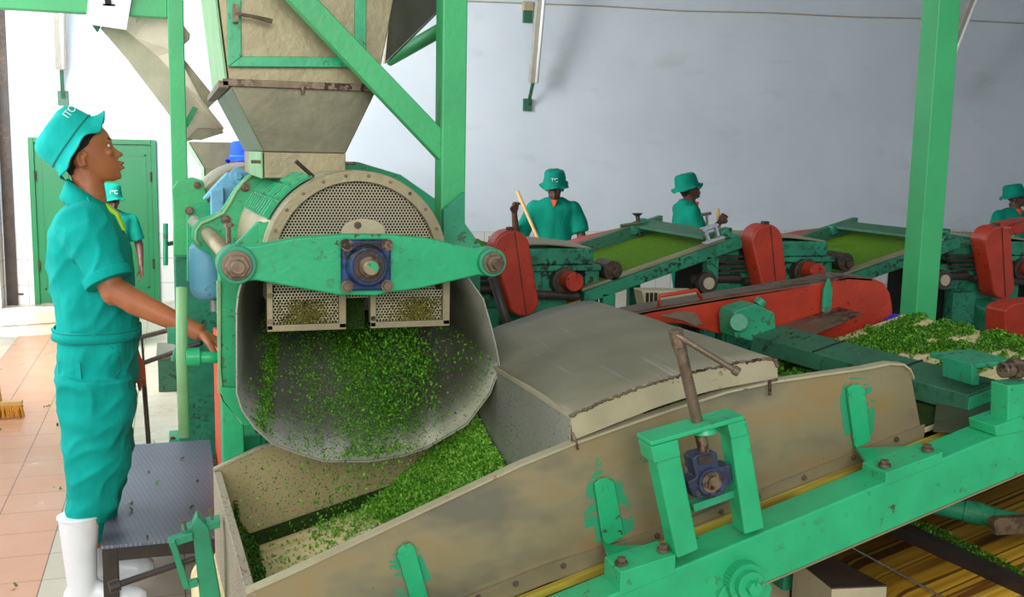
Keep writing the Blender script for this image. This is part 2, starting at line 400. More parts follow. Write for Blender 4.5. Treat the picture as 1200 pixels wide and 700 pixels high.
# double door in the back wall
d0, d1 = at(33, 162, Y=YW), at(188, 355, Y=YW); x0, x1, zt = d0.x, d1.x, 1.675
door = thing('door_1', 'low green steel door with panelled leaves in the back wall', 'door', ((x0+x1)/2, YW, 0)); door['kind'] = 'structure'; del door['category']
b = bm_(); bx(b, x0, x0+.05, YW-.06, YW, 0, zt); bx(b, x1-.05, x1, YW-.06, YW, 0, zt); bx(b, x0+.05, x1-.05, YW-.06, YW, zt-.05, zt); obj('door_frame', b, 'door', door, .004)
for a, c in ((x0+.05, x0+.36), (x0+.365, x1-.05)):
    b = bm_(); bx(b, a, c, YW-.03, YW-.005, .02, zt-.05); lf = obj('door_leaf', b, 'door', door, .003)
    b = bm_()
    for q in ((a+.05, a+.065, .15, zt-.15), (c-.065, c-.05, .15, zt-.15)): bx(b, q[0], q[1], YW-.038, YW-.03, q[2], q[3])
    for z in (.15, zt-.165): bx(b, a+.05, c-.05, YW-.038, YW-.03, z, z+.015)
    obj('panel_moulding', b, 'door', lf)
for x in (x0+.055, x1-.055):
    for z in (.35, 1.25):
        b = bm_(); cyl(b, (x, YW-.062, z), (x, YW-.062, z+.1), .011, seg=8); obj('hinge', b, 'steeldark', door)
b = bm_(); bx(b, -1.6, -1.5, YW-.05, YW, 0, 3.6); bx(b, -1.62, -1.5, 9.85, 9.93, 0, 2.5); struct('trim_1', b, 'steeldark')
# wall cable
b = bm_(); pts = [at(x, y, Y=YW-.012) for x, y in ((420, -2), (548, 1.5), (700, 7), (800, 13), (900, 15), (1000, 20), (1090, 22), (1200, 27.5), (1290, 31))]
tube(b, pts, .008, 6); tag(obj('electric_cable', b, 'cream'), 'thin cable running along the top of the back wall', 'cable')
# wall lamps
def lamp(name, tubepx, armpx, platepx, label, topbox=None):
    (xa, ya), (xb, yb) = tubepx
    a, c = at(xa, ya, Y=YW-.62), at(xb, yb, Y=YW-.25)
    e = thing('wall_lamp', label, 'lamp', (at(*platepx, Y=YW).x, YW-.02, at(*platepx, Y=YW).z), 'tube lamps slanting down the back wall')
    ax = (c-a).normalized(); s = V((1, 0, 0)); u = ax.cross(s)
    b = bm_(); beam(b, a, c, .10, .07, V((0, -1, 0))); obj('lamp_housing', b, 'lampgrey', e, .008)
    b = bm_(); tube(b, [a+V((.02, -.05, 0)), c+V((.02, -.05, 0))], .018, 10); obj('lamp_tube', b, 'paper', e, smooth=True)
    p = at(*platepx, Y=YW-.02)
    b = bm_(); beam(b, c-ax*.03, V((p.x, YW-.05, p.z)), .035, .02, V((0, -1, 0))); obj('bracket_arm', b, 'greendark', e)
    b = bm_(); bx(b, p.x-.05, p.x+.05, YW-.04, YW, p.z-.07, p.z+.07); obj('wall_plate', b, 'greendark', e, .003)
    if topbox:
        q = at(*topbox, Y=YW-.02); b = bm_(); bx(b, q.x-.06, q.x+.06, YW-.07, YW, q.z, q.z+.10); obj('junction_box', b, 'cream', e, .005)
        b = bm_(); bx(b, q.x-.05, q.x+.05, YW-.05, YW, q.z-.13, q.z); obj('wall_plate', b, 'greendark', e, .003)
lamp('l', ((68, -40), (72, 81)), None, (74, 115), 'wall lamp slanting above the low green door')
lamp('l', ((636, -30), (625, 97)), None, (618, 123), 'bare metal wall lamp slanting above the stick-holding worker with lowered head', (618, 13))
lamp('l', ((1147, -20), (1096, 112)), None, (1084, 124), 'wall lamp partly hidden behind the right green post', (1094, 30))
# ------------------------------------------------------------------ posts
def post(label, x0, x1, Y, w, ztop, zbot=0, extra=None):
    e = thing('steel_post', label, 'post', ((x0+x1)/2, Y+w/2, zbot))
    b = bm_(); bx(b, x0, x1, Y, Y+w, zbot+.012, ztop); o = obj('post_tube', b, 'greenpost', e, .006)
    b = bm_(); bx(b, x0-.05, x1+.05, Y-.05, Y+w+.05, zbot, zbot+.014); f = obj('foot_plate', b, 'green2', e, .002)
    for sx in (x0-.03, x1+.03): bolt(f, (sx, Y-.03, zbot+.014), (0, 0, 1))
    return e, o
a = at(196, 10, Y=5.8); c = at(214, 10, Y=5.8)
lp, _ = post('green post standing between the teal worker and the drum machine', a.x, c.x+.005, 5.8, .1, 3.4)
q = at(199, 270, Y=5.75)
b = bm_(); p0, p1 = at(194, 262, Y=5.72), at(194, 311, Y=5.72); tube(b, [p0, p1], .013, 8); tube(b, [(p0+p1)/2, (a.x+.01, 5.82, (p0.z+p1.z)/2)], .012, 8); obj('pull_handle', b, 'green2', lp)
b = bm_(); p = at(0, 10, Y=5.84); bx(b, -2.2, a.x, 5.82, 5.9, p.z, p.z+.14)
ob = tag(obj('overhead_beam', b, 'greenpost', bevel=.005), 'green beam running left from the top of the left post', 'beam')
# number sign hung on the beam
sg = thing('number_sign', 'white paper sign with a black figure 1 hung on the green beam', 'sign', at(125, 20, Y=5.78))
b = bm_(); pxp(b, [(111, -68), (164, -60), (148, 35), (100, 28)], 5.79, .006); obj('paper', b, 'paper', sg)
tx = bpy.data.curves.new('figure', 'FONT'); tx.body = '1'; tx.size = .30; tx.extrude = .001; tx.align_x = 'CENTER'
text_mesh('figure', tx, 'ink', sg, Matrix.Translation(at(127, 6.5, Y=5.785)-sg.location) @ Euler((PI/2, -.10, 0)).to_matrix().to_4x4())
b = bm_(); pp = at(127, 6, Y=5.785); bx(b, pp.x-.026, pp.x+.03, 5.784, 5.788, pp.z-.003, pp.z+.006); obj('figure_foot', b, 'ink', sg)
# middle post + brace
a = at(518, 120, Y=2.97); c = at(547, 120, Y=2.97)
mp, mo = post('green post rising behind the perforated drum face', a.x, c.x, 2.97, .085, 3.3, at(530, 306, Y=2.97).z)
b = bm_(); pxp(b, [(246, -97), (282, -96), (519, 152), (518, 190)], 2.985, .05); obj('diagonal_brace', b, 'greenpost', mp, .004)
b = bm_(); pxp(b, [(545, 225), (545, 262), (565, 290), (520, 290), (520, 246)], 2.93, .03); obj('gusset', b, 'green2', mp, .002)
b = bm_(); p = at(532, 268, Y=2.95); cyl(b, p, p+V((0, 0, .035)), .006, seg=8); cyl(b, p+V((0, 0, .033)), p+V((0, 0, .042)), .011, seg=6); obj('bolt', b, 'steeldark', mp)
# right post
a = at(1101, 0, Y=3.4); c = at(1130, 0, Y=3.4)
post('green post at the right rising behind the tea-covered belt', a.x, a.x+.105, 3.4, .1, 3.4)
# thin pipe from the ceiling beam at the upper left brace
b = bm_(); tube(b, [at(455, 70, Y=4.2), at(522, 32, Y=4.0), at(530, 28, Y=3.98)], .028, 12); tag(obj('sloping_pipe', b, 'greenpost', smooth=True), 'yellow-green sloping pipe behind the hopper', 'pipe')
# ------------------------------------------------------------------ overhead chutes, upper left
e = thing('sheet_chute', 'large creased cream sheet-metal chute slanting down above the rear hopper', 'chute', at(190, 90, Y=6.05))
CA = [at(x, y, Y=6.02) for x, y in ((118, 33), (148, 68), (170, 97), (195, 130), (219, 166))]; CM = [at(x, y, Y=6.06) for x, y in ((128, 20), (158, 44), (185, 66), (222, 108), (258, 154))]; CU = [at(x, y, Y=6.0) for x, y in ((160, -10), (198, -10), (206, 60), (236, 118), (262, 151))]
b = bm_(); sheet(b, CA, CM, .006); obj('chute_floor', b, 'chutecream', e)
b = bm_(); sheet(b, CM, CU, .006); obj('chute_back', b, 'chutecream', e)
b = bm_(); pxp(b, [(219, 163), (236, 164), (262, 156), (260, 151), (232, 150)], 6.0, .12); obj('chute_lip', b, 'galv', e, .002)
b = bm_(); beam(b, at(229, 126, Y=5.97), at(217, 148, Y=5.97), .03, .03); obj('chute_strut', b, 'green', e, .002)
b = bm_(); pxp(b, [(106, 27), (118, 30), (114, 38)], 6.0, .03); obj('mounting_tab', b, 'greendark', e)
b = bm_(); pxp(b, [(195, 8), (213, 27), (223, 40), (222, 46), (214, 53), (195, 62)], 6.05, .05); obj('upper_bar', b, 'galv', e, .003)
b = bm_(); pxp(b, [(205, 55), (214, 67), (254, 117), (243, 128), (205, 80)], 6.05, .05); obj('lower_bar', b, 'galv', e, .003)
# ------------------------------------------------------------------ work platform
p = thing('work_platform', 'low dark steel step platform with chequer-plate top beside the teal worker', 'platform', (0, 4.2, 0))
PX0, PX1, PY0, PY1 = -.262, .14, 3.60, 4.86
b = bm_(); bx(b, PX0, PX1, PY0, PY1, .238, .25); obj('tread_plate', b, 'tread', p, .002)
b = bm_()
for y in (PY0+.005, PY1-.045): bx(b, PX0+.004, PX1-.004, y, y+.04, .19, .238)
for x in (PX0+.004, PX1-.044): bx(b, x, x+.04, PY0+.02, PY1-.02, .19, .238)
obj('frame', b, 'steeldark', p, .002)
for x in (PX0+.004, PX1-.054):
    for y in (PY0+.004, PY1-.054): b = bm_(); bx(b, x, x+.05, y, y+.05, 0, .238); obj('leg', b, 'steeldark', p, .002)
# broom at far left
e = thing('floor_broom', 'broom with straw bristles standing on the peach tiles at far left', 'broom', at(12, 490, Z=0))
q = at(12, 490, Z=0); b = bm_(); bx(b, q.x-.16, q.x+.07, q.y-.025, q.y+.025, .075, .105); obj('broom_head', b, 'wood', e, .006)
b = bm_()
for i in range(90):
    x = q.x-.15+.21*(i % 30)/29; y = q.y-.02+.02*(i//30); tube(b, [(x, y, .08), (x+random.uniform(-.015, .022), y+random.uniform(-.01, .01), 0.002)], [.006, .003], 5)
obj('bristles', b, 'bristle', e)
b = bm_(); tube(b, [(q.x-.05, q.y, .10), (q.x-.15, q.y+.1, 1.15)], .012, 10); obj('broom_handle', b, 'wood', e, smooth=True)
# small things on the far floor at the left edge
e = thing('steel_threshold_box', 'small dark steel box on the floor at the far left wall', 'box', at(14, 352, Z=0))
q = at(14, 354, Z=0); b = bm_(); bx(b, -1.6, q.x+.12, q.y-.2, q.y+.1, 0, .1); obj('box_body', b, 'steeldark', e, .004)
b = bm_(); bx(b, -1.6, q.x+.14, q.y-.22, q.y+.12, .1, .115); obj('box_lid', b, 'steeldark', e, .002)
# stray leaves on the floor
pts = [(V((random.uniform(-1.3, -.3), random.uniform(3.3, 7), .001)), V((0, 0, 1))) for i in range(26)]
for (x, y) in ((170, 520), (196, 540), (280, 548), (162, 610), (243, 604), (238, 618)):
    z = .25 if x > 168 else 0
pl = []
for p_, nn in pts:
    for k in range(random.randint(1, 4)): pl.append((p_+V((random.uniform(-.02, .02), random.uniform(-.02, .02), 0)), nn))
for k in range(26): pl.append((V((random.uniform(PX0, .2), random.uniform(PY0, PY1), .252)), V((0, 0, 1))))
o = obj('fallen_leaf_bits', crumbs(pl, (.007, .014)), 'leaf'); tag(o, 'stray bits of green leaf on the peach tiles and step', 'leaves'); o['kind'] = 'stuff'
# rods and low frame seen past the worker, between her and the machine
e = thing('tie_rod_stand', 'pair of thin dark rods on small feet between worker and machine', 'rods', at(180, 420, Z=.2))
for (a, c, f) in (((163, 396), (194, 388), (172, 416)), ((161, 428), (207, 412), (168, 436))):
    A, B = at(*a, Y=5.4), at(*c, Y=5.2); b = bm_(); tube(b, [A, B+(B-A)*.6], .012, 8); obj('rod', b, 'steeldark', e, smooth=True)
    b = bm_(); tube(b, [A+(B-A)*.1, V((A.x+.04, 5.4, 0))], .006, 6); cyl(b, (A.x+.04, 5.4, 0), (A.x+.04, 5.4, .01), .02); obj('foot', b, 'steeldark', e)
e = thing('grey_base_block', 'chipped grey-green block on the floor behind the lever', 'block', at(196, 455, Z=0))
q = at(186, 460, Z=0); b = bm_(); bx(b, q.x, q.x+.3, q.y, q.y+.5, 0, .22); obj('block_body', b, 'greendark', e, .006)
b = bm_(); bx(b, q.x-.01, q.x+.31, q.y-.01, q.y+.51, .22, .24); obj('block_top', b, 'galv', e, .003)
# ------------------------------------------------------------------ the drum machine
DX = lambda Y: .475-.037*(Y-2.8)            # its axis runs very slightly askew
DZ = 1.305
dm = thing('drum_sifter', 'large green machine with perforated drum face and blue centre bearing, feeding the trough', 'machine', (.45, 3.2, 0))
c0 = at(418, 307, Y=2.8); DZ = c0.z; OFF = c0.x-.475; DXo = DX; DX = lambda Y: DXo(Y)+OFF
RD = (at(522, 307, Y=2.8).x-at(313, 307, Y=2.8).x)/2
def circ(cx, cz, Y, r, a0=0, a1=360, n=48, closed=True):
    return [V((cx+r*math.cos(math.radians(a0+(a1-a0)*k/(n if closed else n-1))), Y, cz+r*math.sin(math.radians(a0+(a1-a0)*k/(n if closed else n-1))))) for k in range(n)]
# perforated face: arch with two legs and a slot between
cx = DX(2.8); ri = RD-.022
def legpts(side):
    L = at(312 if side < 0 else 432, 384, Y=2.8); R = at(404 if side < 0 else 524, 386, Y=2.8); return L.x, R.x, L.z
arch = circ(cx, DZ, 2.8, ri, 0, 180, 40, False)
l0, l1, zb = legpts(-1); r0, r1, _ = legpts(1)
b = bm_(); prism(b, arch+[V((cx-ri, 2.8, DZ-.03)), V((cx+ri, 2.8, DZ-.03))][:0]+[V((cx-ri, 2.8, DZ-.10)), V((cx+ri, 2.8, DZ-.10))], (0, .004, 0))
pf = obj('perforated_face', b, 'perf', dm)
b = bm_(); prism(b, circ(cx, DZ, 2.835, ri, 0, 180, 40, False)+[V((cx-ri, 2.835, DZ-.10)), V((cx+ri, 2.835, DZ-.10))], (0, .004, 0)); obj('dark_backing', b, 'black', dm)  # black sheet added so the drum's inner shade shows through the holes
for a, c in ((l0, l1), (r0, r1)):
    b = bm_(); bx(b, a+.012, c-.012, 2.79, 2.794, zb+.01, DZ-.08); pp = obj('lower_screen', b, 'perf', dm)
    b = bm_(); bx(b, a, a+.016, 2.772, 2.80, zb-.004, DZ-.05); bx(b, c-.02, c, 2.772, 2.80, zb-.004, DZ-.05); bx(b, a, c, 2.772, 2.80, zb-.008, zb+.010); fr = obj('screen_frame', b, 'khaki', pp, .002)
    for z in (zb+.02, zb+.09): bolt(fr, (a+.008, 2.772, z), (0, -1, 0), .005, .006)
    # caked tea behind the lower screens
    b = bm_(); bx(b, a+.02, c-.03, 2.797, 2.83, zb+.012, zb+.085); me = obj('caked_tea', b, 'teadark', pp)
# rim ring
b = bm_(); n = 56
for Y0, Y1, ra, rb in ((2.775, 2.86, RD+.004, ri-.004),):
    out0 = circ(cx, DZ, Y0, ra, -14, 194, n, False); out1 = circ(cx, DZ, Y1, ra, -14, 194, n, False); in0 = circ(cx, DZ, Y0, rb, -14, 194, n, False); in1 = circ(cx, DZ, Y1, rb, -14, 194, n, False)
    loft(b, [[out0[i], out1[i], in1[i], in0[i]] for i in range(n)])
rim = obj('drum_rim', b, 'khaki', dm, .002)
for k in range(12):
    a = math.radians(8+k*15); bolt(rim, (cx+(RD-.009)*math.cos(a), 2.776, DZ+(RD-.009)*math.sin(a)), (0, -1, 0), .0034, .005)
# drum shell
b = bm_(); rings = []
for Y in (2.84, 3.2, 3.6, 4.2): rings.append(circ(DX(Y), DZ, Y, RD-.004, -12, 192, 56, False))
loft(b, rings, closed=False); sh = obj('drum_shell', b, 'cream', dm, smooth=True); m = sh.modifiers.new('s', 'SOLIDIFY'); m.thickness = .004
b = bm_(); cyl(b, (DX(2.9), 2.86, DZ), (DX(4.2), 4.2, DZ), .11, seg=32); obj('inner_rotor', b, 'teadark', dm, smooth=True)
# green louvred cover on the shell
b = bm_(); Ya, Yb = 2.90, 3.44
loft(b, [[V((DX(Y)+(RD+.003)*math.cos(a), Y, DZ+(RD+.003)*math.sin(a))) for a in [math.radians(q) for q in range(114, 156, 4)]] for Y in (Ya, Yb)], closed=False); lv = obj('louvre_panel', b, 'green2', dm); m = lv.modifiers.new('s', 'SOLIDIFY'); m.thickness = .005; m.offset = 1
b = bm_()
for row, ang in enumerate((117, 130, 143)):
    for k in range(9):
        Y = Ya+.045+k*.054; a = math.radians(ang); r = RD+.012
        p1 = V((DX(Y)+r*math.cos(a), Y, DZ+r*math.sin(a))); a2 = math.radians(ang+8); p2 = V((DX(Y)+r*math.cos(a2), Y+.006, DZ+r*math.sin(a2)))
        beam(b, p1, p2, .030, .006, V((math.cos(a), 0, math.sin(a))))
obj('dark_slots', b, 'black', lv)  # black boxes stand in for the shade inside the louvre slots
for row, ang in enumerate((117, 130, 143)):
    for k in range(10):
        Y = Ya+.018+k*.054; a = math.radians(ang-1); r = RD+.014
        p1 = V((DX(Y)+r*math.cos(a), Y, DZ+r*math.sin(a))); a2 = math.radians(ang+10); p2 = V((DX(Y)+r*math.cos(a2), Y+.006, DZ+r*math.sin(a2)))
        b = bm_(); beam(b, p1, p2, .018, .012, V((math.cos(a), 0, math.sin(a)))); obj('raised_slat', b, 'green', lv)
b = bm_(); a = math.radians(112); tube(b, [(DX(2.95)+RD*math.cos(a), 2.95, DZ+RD*math.sin(a)), (DX(2.95)+(RD+.06)*math.cos(a+.1), 2.93, DZ+(RD+.06)*math.sin(a+.1))], .006, 8); obj('latch_pin', b, 'steeldark', dm)
# arched cast plates with ears that carry the tie rods
def arch_plate(Y, th, mat='green'):
    cx_, R = DX(Y), RD+.085
    ear = at(243, 273, Y=3.63); ex, ez = .147-.037*(Y-2.65), 1.315
    pts = [V((cx_+R*math.cos(math.radians(a)), Y, DZ+R*math.sin(math.radians(a)))) for a in range(20, 151, 6)]
    pts += [V((ex-.015, Y, ez+.075)), V((ex-.055, Y, ez+.05)), V((ex-.072, Y, ez+.0)), V((ex-.06, Y, ez-.05)), V((ex-.02, Y, ez-.08)), V((ex+.05, Y, ez-.20)), V((ex+.1, Y, ez-.4)), V((cx_+.2, Y, ez-.4)), V((cx_+R, Y, ez-.2))]
    b = bm_(); prism(b, pts, (0, th, 0)); o = obj('arched_plate', b, mat, dm, .006)
    for a in (122, 172): bolt(o, (cx_+(R-.04)*math.cos(math.radians(a)), Y, DZ+(R-.04)*math.sin(math.radians(a))), (0, -1, 0), .012, .02)
    return o
b = bm_(); pxp(b, [(300, 199), (288, 207), (276, 220), (266, 236), (258, 248), (246, 253), (232, 258), (225, 268), (224, 281), (231, 291), (246, 298), (262, 330), (300, 360), (420, 360), (520, 330), (520, 240), (470, 205), (420, 190), (350, 190)], 3.60, .035); ap = obj('arched_plate', b, 'green', dm, .006)
for x_, y_ in ((287, 219), (265, 258)): bolt(ap, at(x_, y_, Y=3.60), (0, -1, 0), .012, .02)
b = bm_(); R1 = [at(x, y, Y=3.594) for x, y in ((296, 205), (286, 213), (277, 224), (269, 239), (262, 250), (248, 257), (236, 262), (230, 270), (229, 281), (235, 288))]; tube(b, R1, .006, 6); obj('cast_edge', b, 'palegreen', ap, smooth=True)
b = bm_(); tube(b, [at(276, 310, Y=2.66), at(243.5, 273.5, Y=3.6), at(228, 260, Y=4.2)], .024, 20); obj('tie_rod', b, 'khaki', dm, smooth=True)
R0 = at(575, 307, Y=2.66); b = bm_(); tube(b, [R0, R0+V((-.05, 1.5, 0))], .024, 20); obj('tie_rod', b, 'khaki', dm, smooth=True)
# near bracket under louvre
b = bm_(); pxp(b, [(262, 300), (275, 287), (300, 262), (303, 260), (312, 262), (312, 305), (290, 325), (262, 322)], 2.93, .03); obj('side_bracket', b, 'green', dm, .003)
b = bm_(); pxp(b, [(303, 262), (318, 260), (318, 300), (303, 300)], 2.915, .02); obj('bracket_flange', b, 'green', dm, .002)
b = bm_(); p = at(268, 285, Y=2.95); cyl(b, p, p+V((0, 0, .05)), .007, seg=8); cyl(b, p+V((0, 0, .045)), p+V((0, 0, .055)), .014, seg=6); obj('clamp_bolt', b, 'rust', dm)
# front cross beam
b = bm_()
top = [(262, 294), (270, 288), (282, 288), (300, 288), (345, 279), (400, 275), (450, 275), (500, 279), (540, 288), (562, 292), (578, 290), (590, 300), (592, 310)]
bot = [(588, 320), (575, 324), (560, 323), (530, 330), (490, 339), (458, 343), (440, 347), (395, 346), (350, 338), (300, 329), (276, 331), (262, 326), (256, 312)]
pxp(b, top+bot, 2.64, .045); cb = obj('cross_beam', b, 'green', dm, .006)
for (x, y, r) in ((277, 310, .05), (575, 307, .04)):
    p = at(x, y, Y=2.64); b = bm_(); cyl(b, p+V((0, .05, 0)), p-V((0, .022, 0)), r, r*.96, 32); bs = obj('boss', b, 'green2', dm, .004)
    b = bm_(); cyl(b, p-V((0, .02, 0)), p-V((0, .032, 0)), r*.74, seg=28); cyl(b, p-V((0, .03, 0)), p-V((0, .052, 0)), r*.6, seg=6); obj('nut', b, 'rust', bs, .002)
    b = bm_(); cyl(b, p-V((0, .05, 0)), p-V((0, .075, 0)), r*.36, r*.32, 20); cyl(b, p-V((0, .075, 0)), p-V((0, .076, 0)), r*.08, seg=8); obj('rod_end', b, 'rust', bs, .002)
# flanged bearing
p = at(428, 310, Y=2.64); s = .092/2*1.02+.018
w = (at(457, 310, Y=2.64).x-at(399, 310, Y=2.64).x)/2
be = bm_(); bx(be, p.x-w, p.x+w, 2.618, 2.642, p.z-w*1.03, p.z+w*1.03); br = obj('flanged_bearing', be, 'navy', dm, .008)
b = bm_(); tube(b, [p-V((0, .018, 0)), p-V((0, .05, 0)), p-V((0, .056, 0))], [w*.86, w*.80, w*.74], 40); obj('bearing_housing', b, 'navy', br, .003)
b = bm_(); tube(b, [p-V((0, .05, 0)), p-V((0, .06, 0))], [w*.64, w*.62], 36); obj('seal_ring', b, 'steeldark', br, .002)
b = bm_(); tube(b, [p-V((0, .058, 0)), p-V((0, .068, 0))], [w*.44, w*.42], 30); obj('inner_race', b, 'rust', br, .002)
b = bm_(); tube(b, [p-V((0, .06, 0)), p-V((0, .09, 0)), p-V((0, .093, 0))], [w*.30, w*.30, w*.27], 28); sf = obj('shaft_end', b, 'khaki', br, .001)
b = bm_(); prism(b, [p+V((w*.25*math.cos(a), -.0932, w*.25*math.sin(a))) for a in [math.radians(q) for q in range(-40, 150, 12)]], (0, -.0008, 0)); obj('paint_mark', b, 'green', sf)
for sx in (-1, 1):
    for sz in (-1, 1): bolt(br, p+V((sx*w*.8, -.024, sz*w*.82)), (0, -1, 0), .011, .016)
# half-round boss plate above the beam
b = bm_(); q = at(426, 277, Y=2.786); prism(b, [V((q.x+.062*math.cos(math.radians(a)), 2.786, q.z+.048*math.sin(math.radians(a))**.7)) for a in range(0, 181, 12)], (0, .01, 0)); hp = obj('hub_plate', b, 'cream', dm, .002)
bolt(hp, at(419, 264, Y=2.786), (0, -1, 0), .007, .008)
# centre slot scraper between the lower screens
b = bm_(); bx(b, l1+.004, r0-.004, 2.84, 2.86, zb-.02, DZ-.09); obj('slot_plate', b, 'teadark', dm)
# columns
b = bm_(); A = at(257, 330, Y=2.98); B = at(283, 330, Y=2.98); bx(b, A.x, B.x, 2.98, 3.10, .02, 1.25); obj('front_column', b, 'green', dm, .005)
b = bm_(); pxp(b, [(254, 330), (259, 330), (259, 430), (262, 470), (287, 498), (283, 498), (256, 460)], 2.965, .03); obj('column_rib', b, 'palegreen', dm, .002)
b = bm_(); pxp(b, [(258, 455), (300, 455), (296, 498), (287, 500), (262, 470)], 2.95, .03); obj('gusset', b, 'green', dm, .002)
b = bm_(); bx(b, A.x+.035, A.x+.12, 3.12, 3.25, .0, .74); obj('rear_column', b, 'green', dm, .005)
b = bm_(); bx(b, A.x+.10, A.x+.24, 3.13, 3.28, .0, .74); obj('base_side_plate', b, 'green', dm, .005)
b = bm_(); bx(b, A.x, A.x+.9, 3.0, 4.3, .0, .06); obj('base_frame', b, 'green2', dm, .004)
b = bm_(); bx(b, A.x+.75, A.x+.83, 3.5, 3.6, .05, 1.2); obj('right_column', b, 'green2', dm, .004)
b = bm_(); bx(b, A.x+.15, A.x+.8, 3.65, 4.1, .06, .95); obj('drive_housing', b, 'greenbg', dm, .01)
# orange-red guard panel on the machine's left side
q0, q1 = at(246, 516, Z=.02*0), at(230, 516, Z=0)
b = bm_(); XP = .16; prism(b, [V((XP, 3.45, .05)), V((XP, 4.75, .05)), V((XP, 4.75, .80)), V((XP, 3.45, .98))], (.03, 0, 0)); rp = obj('side_guard', b, 'redbright', dm, .004)
b = bm_(); prism(b, [V((XP-.01, 3.40, .03)), V((XP-.01, 3.45, .03)), V((XP-.01, 3.45, 1.0)), V((XP-.01, 3.40, 1.0))], (.05, 0, 0)); obj('guard_frame', b, 'red', rp, .002)
b = bm_(); prism(b, [V((.16, 3.2, 1.0)), V((.13, 4.4, 1.0)), V((.13, 4.4, 1.06)), V((.16, 3.2, 1.06))], (.1, 0, 0)); obj('side_rail', b, 'palegreen', dm, .004)
# blue motor on the side
mo_ = thing('electric_motor', 'light blue rounded motor between green post and machine column', 'motor', at(238, 350, Y=3.75))
q = at(243, 318, Y=3.75); b = bm_(); tube(b, [q+V((0, 0, -.10)), q+V((0, 0, -.085)), q+V((0, 0, -.06)), q+V((0, 0, .08)), q+V((0, 0, .10))], [.03, .05, .062, .062, .05], 28); obj('motor_casing', b, 'lightblue', mo_, smooth=True)
b = bm_(); tube(b, [q+V((.02, -.02, -.10)), q+V((.02, -.02, -.14))], .014, 8); tube(b, [q+V((.05, -.02, -.09)), q+V((.05, -.02, -.14))], .012, 8); obj('motor_bolts', b, 'chrome', mo_)
# lever wheel / T handle
lv = thing('shift_lever', 'upright pale green lever rod on a green cross pipe before the worker', 'lever', at(215, 515, Y=3.12))
b = bm_(); tube(b, [at(213, 337, Y=3.12), at(213, 420, Y=3.12), at(216, 512, Y=3.12)], .0165, 16); obj('lever_rod', b, 'palegreen', lv, smooth=True)
b = bm_(); A2, B2 = at(218, 419, Y=3.12), at(268, 419, Y=3.12); tube(b, [A2, B2], .0175, 16); obj('cross_pipe', b, 'green', lv, smooth=True)
b = bm_(); tube(b, [A2+V((.0, 0, 0)), A2+V((.04, 0, 0))], .028, 20); obj('collar', b, 'green', lv, .003)
b = bm_(); pxp(b, [(196, 385), (212, 384), (212, 400), (205, 424), (200, 424), (206, 404), (196, 403)], 3.15, .02); obj('catch_bracket', b, 'green2', lv, .002)
# ------------------------------------------------------------------ discharge chute (bucket under the drum)
ch = thing('discharge_chute', 'rounded bare steel chute dropping shredded tea into the trough', 'chute', (.5, 2.9, .75))
rimpx = [(288, 318), (280, 345), (278, 363), (278, 461), (284, 480), (299, 501), (319, 519), (350, 531), (381, 540), (431, 540), (470, 534), (500, 524), (546, 497), (573, 461), (585, 430), (580, 405), (575, 384), (565, 350), (547, 325), (540, 310)]
def catmull(P, n):
    out = []
    for i in range(len(P)-1):
        p0, p1, p2, p3 = P[max(0, i-1)], P[i], P[i+1], P[min(len(P)-1, i+2)]
        for k in range(n):
            t = k/n; out.append(.5*((2*p1)+(p2-p0)*t+(2*p0-5*p1+4*p2-p3)*t*t+(3*p1-p0-3*p2+p3)*t**3))
    return out+[P[-1]]
def dense(P, n): return [P[i].lerp(P[i+1], k/n) for i in range(len(P)-1) for k in range(n)]+[P[-1]]
rimF = dense([at(x, y, Y=2.73) for x, y in rimpx], 3)
cc = V((.52, 2.73, 1.22))
def back(p, t):
    q = p-cc; s = 1-.26*t; drop = .0
    return V((cc.x-.01*t+q.x*(1-.34*t), 2.73+.60*t, cc.z+q.z*((1-.68*t) if q.z < 0 else 1)))
RINGS = [[back(p, t) for p in rimF] for t in (0, .25, .5, .75, 1.)]
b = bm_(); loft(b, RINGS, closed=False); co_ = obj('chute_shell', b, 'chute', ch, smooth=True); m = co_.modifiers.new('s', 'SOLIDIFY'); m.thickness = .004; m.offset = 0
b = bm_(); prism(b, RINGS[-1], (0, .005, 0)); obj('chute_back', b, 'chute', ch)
b = bm_(); loft(b, [[p+V((0, -.004, 0)), p+V((0, .004, 0)), p+(p-cc).normalized()*.004+V((0, .004, 0)), p+(p-cc).normalized()*.004+V((0, -.004, 0))] for p in rimF]); obj('rim_edge', b, 'coverside', ch)
# tea lying on the chute wall
def chpt(u, t):
    i = u*(len(rimF)-1); k = min(int(i), len(rimF)-2); f = i-k; p = rimF[k].lerp(rimF[k+1], f); return back(p, t)
pts = []
def dens(u, t):
    d = 0
    d += 1.15*math.exp(-((u-.485-.06*t)/.058)**2)            # main stream, centre right
    d += .5*math.exp(-((u-.28)/.02)**2)*(t < .8)
    d += .9*math.exp(-((u-.625)/.014)**2)*(t > .35)
    d += .22*math.exp(-((u-.43)/.07)**2)
    d += .03*(.2 < u < .75)
    w = noise.noise(V((u*22, t*7, 1.3)))*.9+noise.noise(V((u*60, t*20, 4.3)))*.5
    return d*(1+.9*w)
k = 0
while k < 21000:
    u, t = random.uniform(.14, .80), random.random()**1.1*.97
    if random.random() < dens(u, t):
        p = chpt(u, t); nn = (cc+V((0, .5, -.15))-p).normalized(); h = abs(random.gauss(0, .010))*(1 if dens(u, t) > .6 else .3)
        pts.append((p+nn*(h+.003), nn)); k += 1
o = obj('tea_on_chute', crumbs(pts, (.0028, .006)), 'leaf'); tag(o, 'shredded green tea sliding down the steel chute wall', 'tea'); o['kind'] = 'stuff'
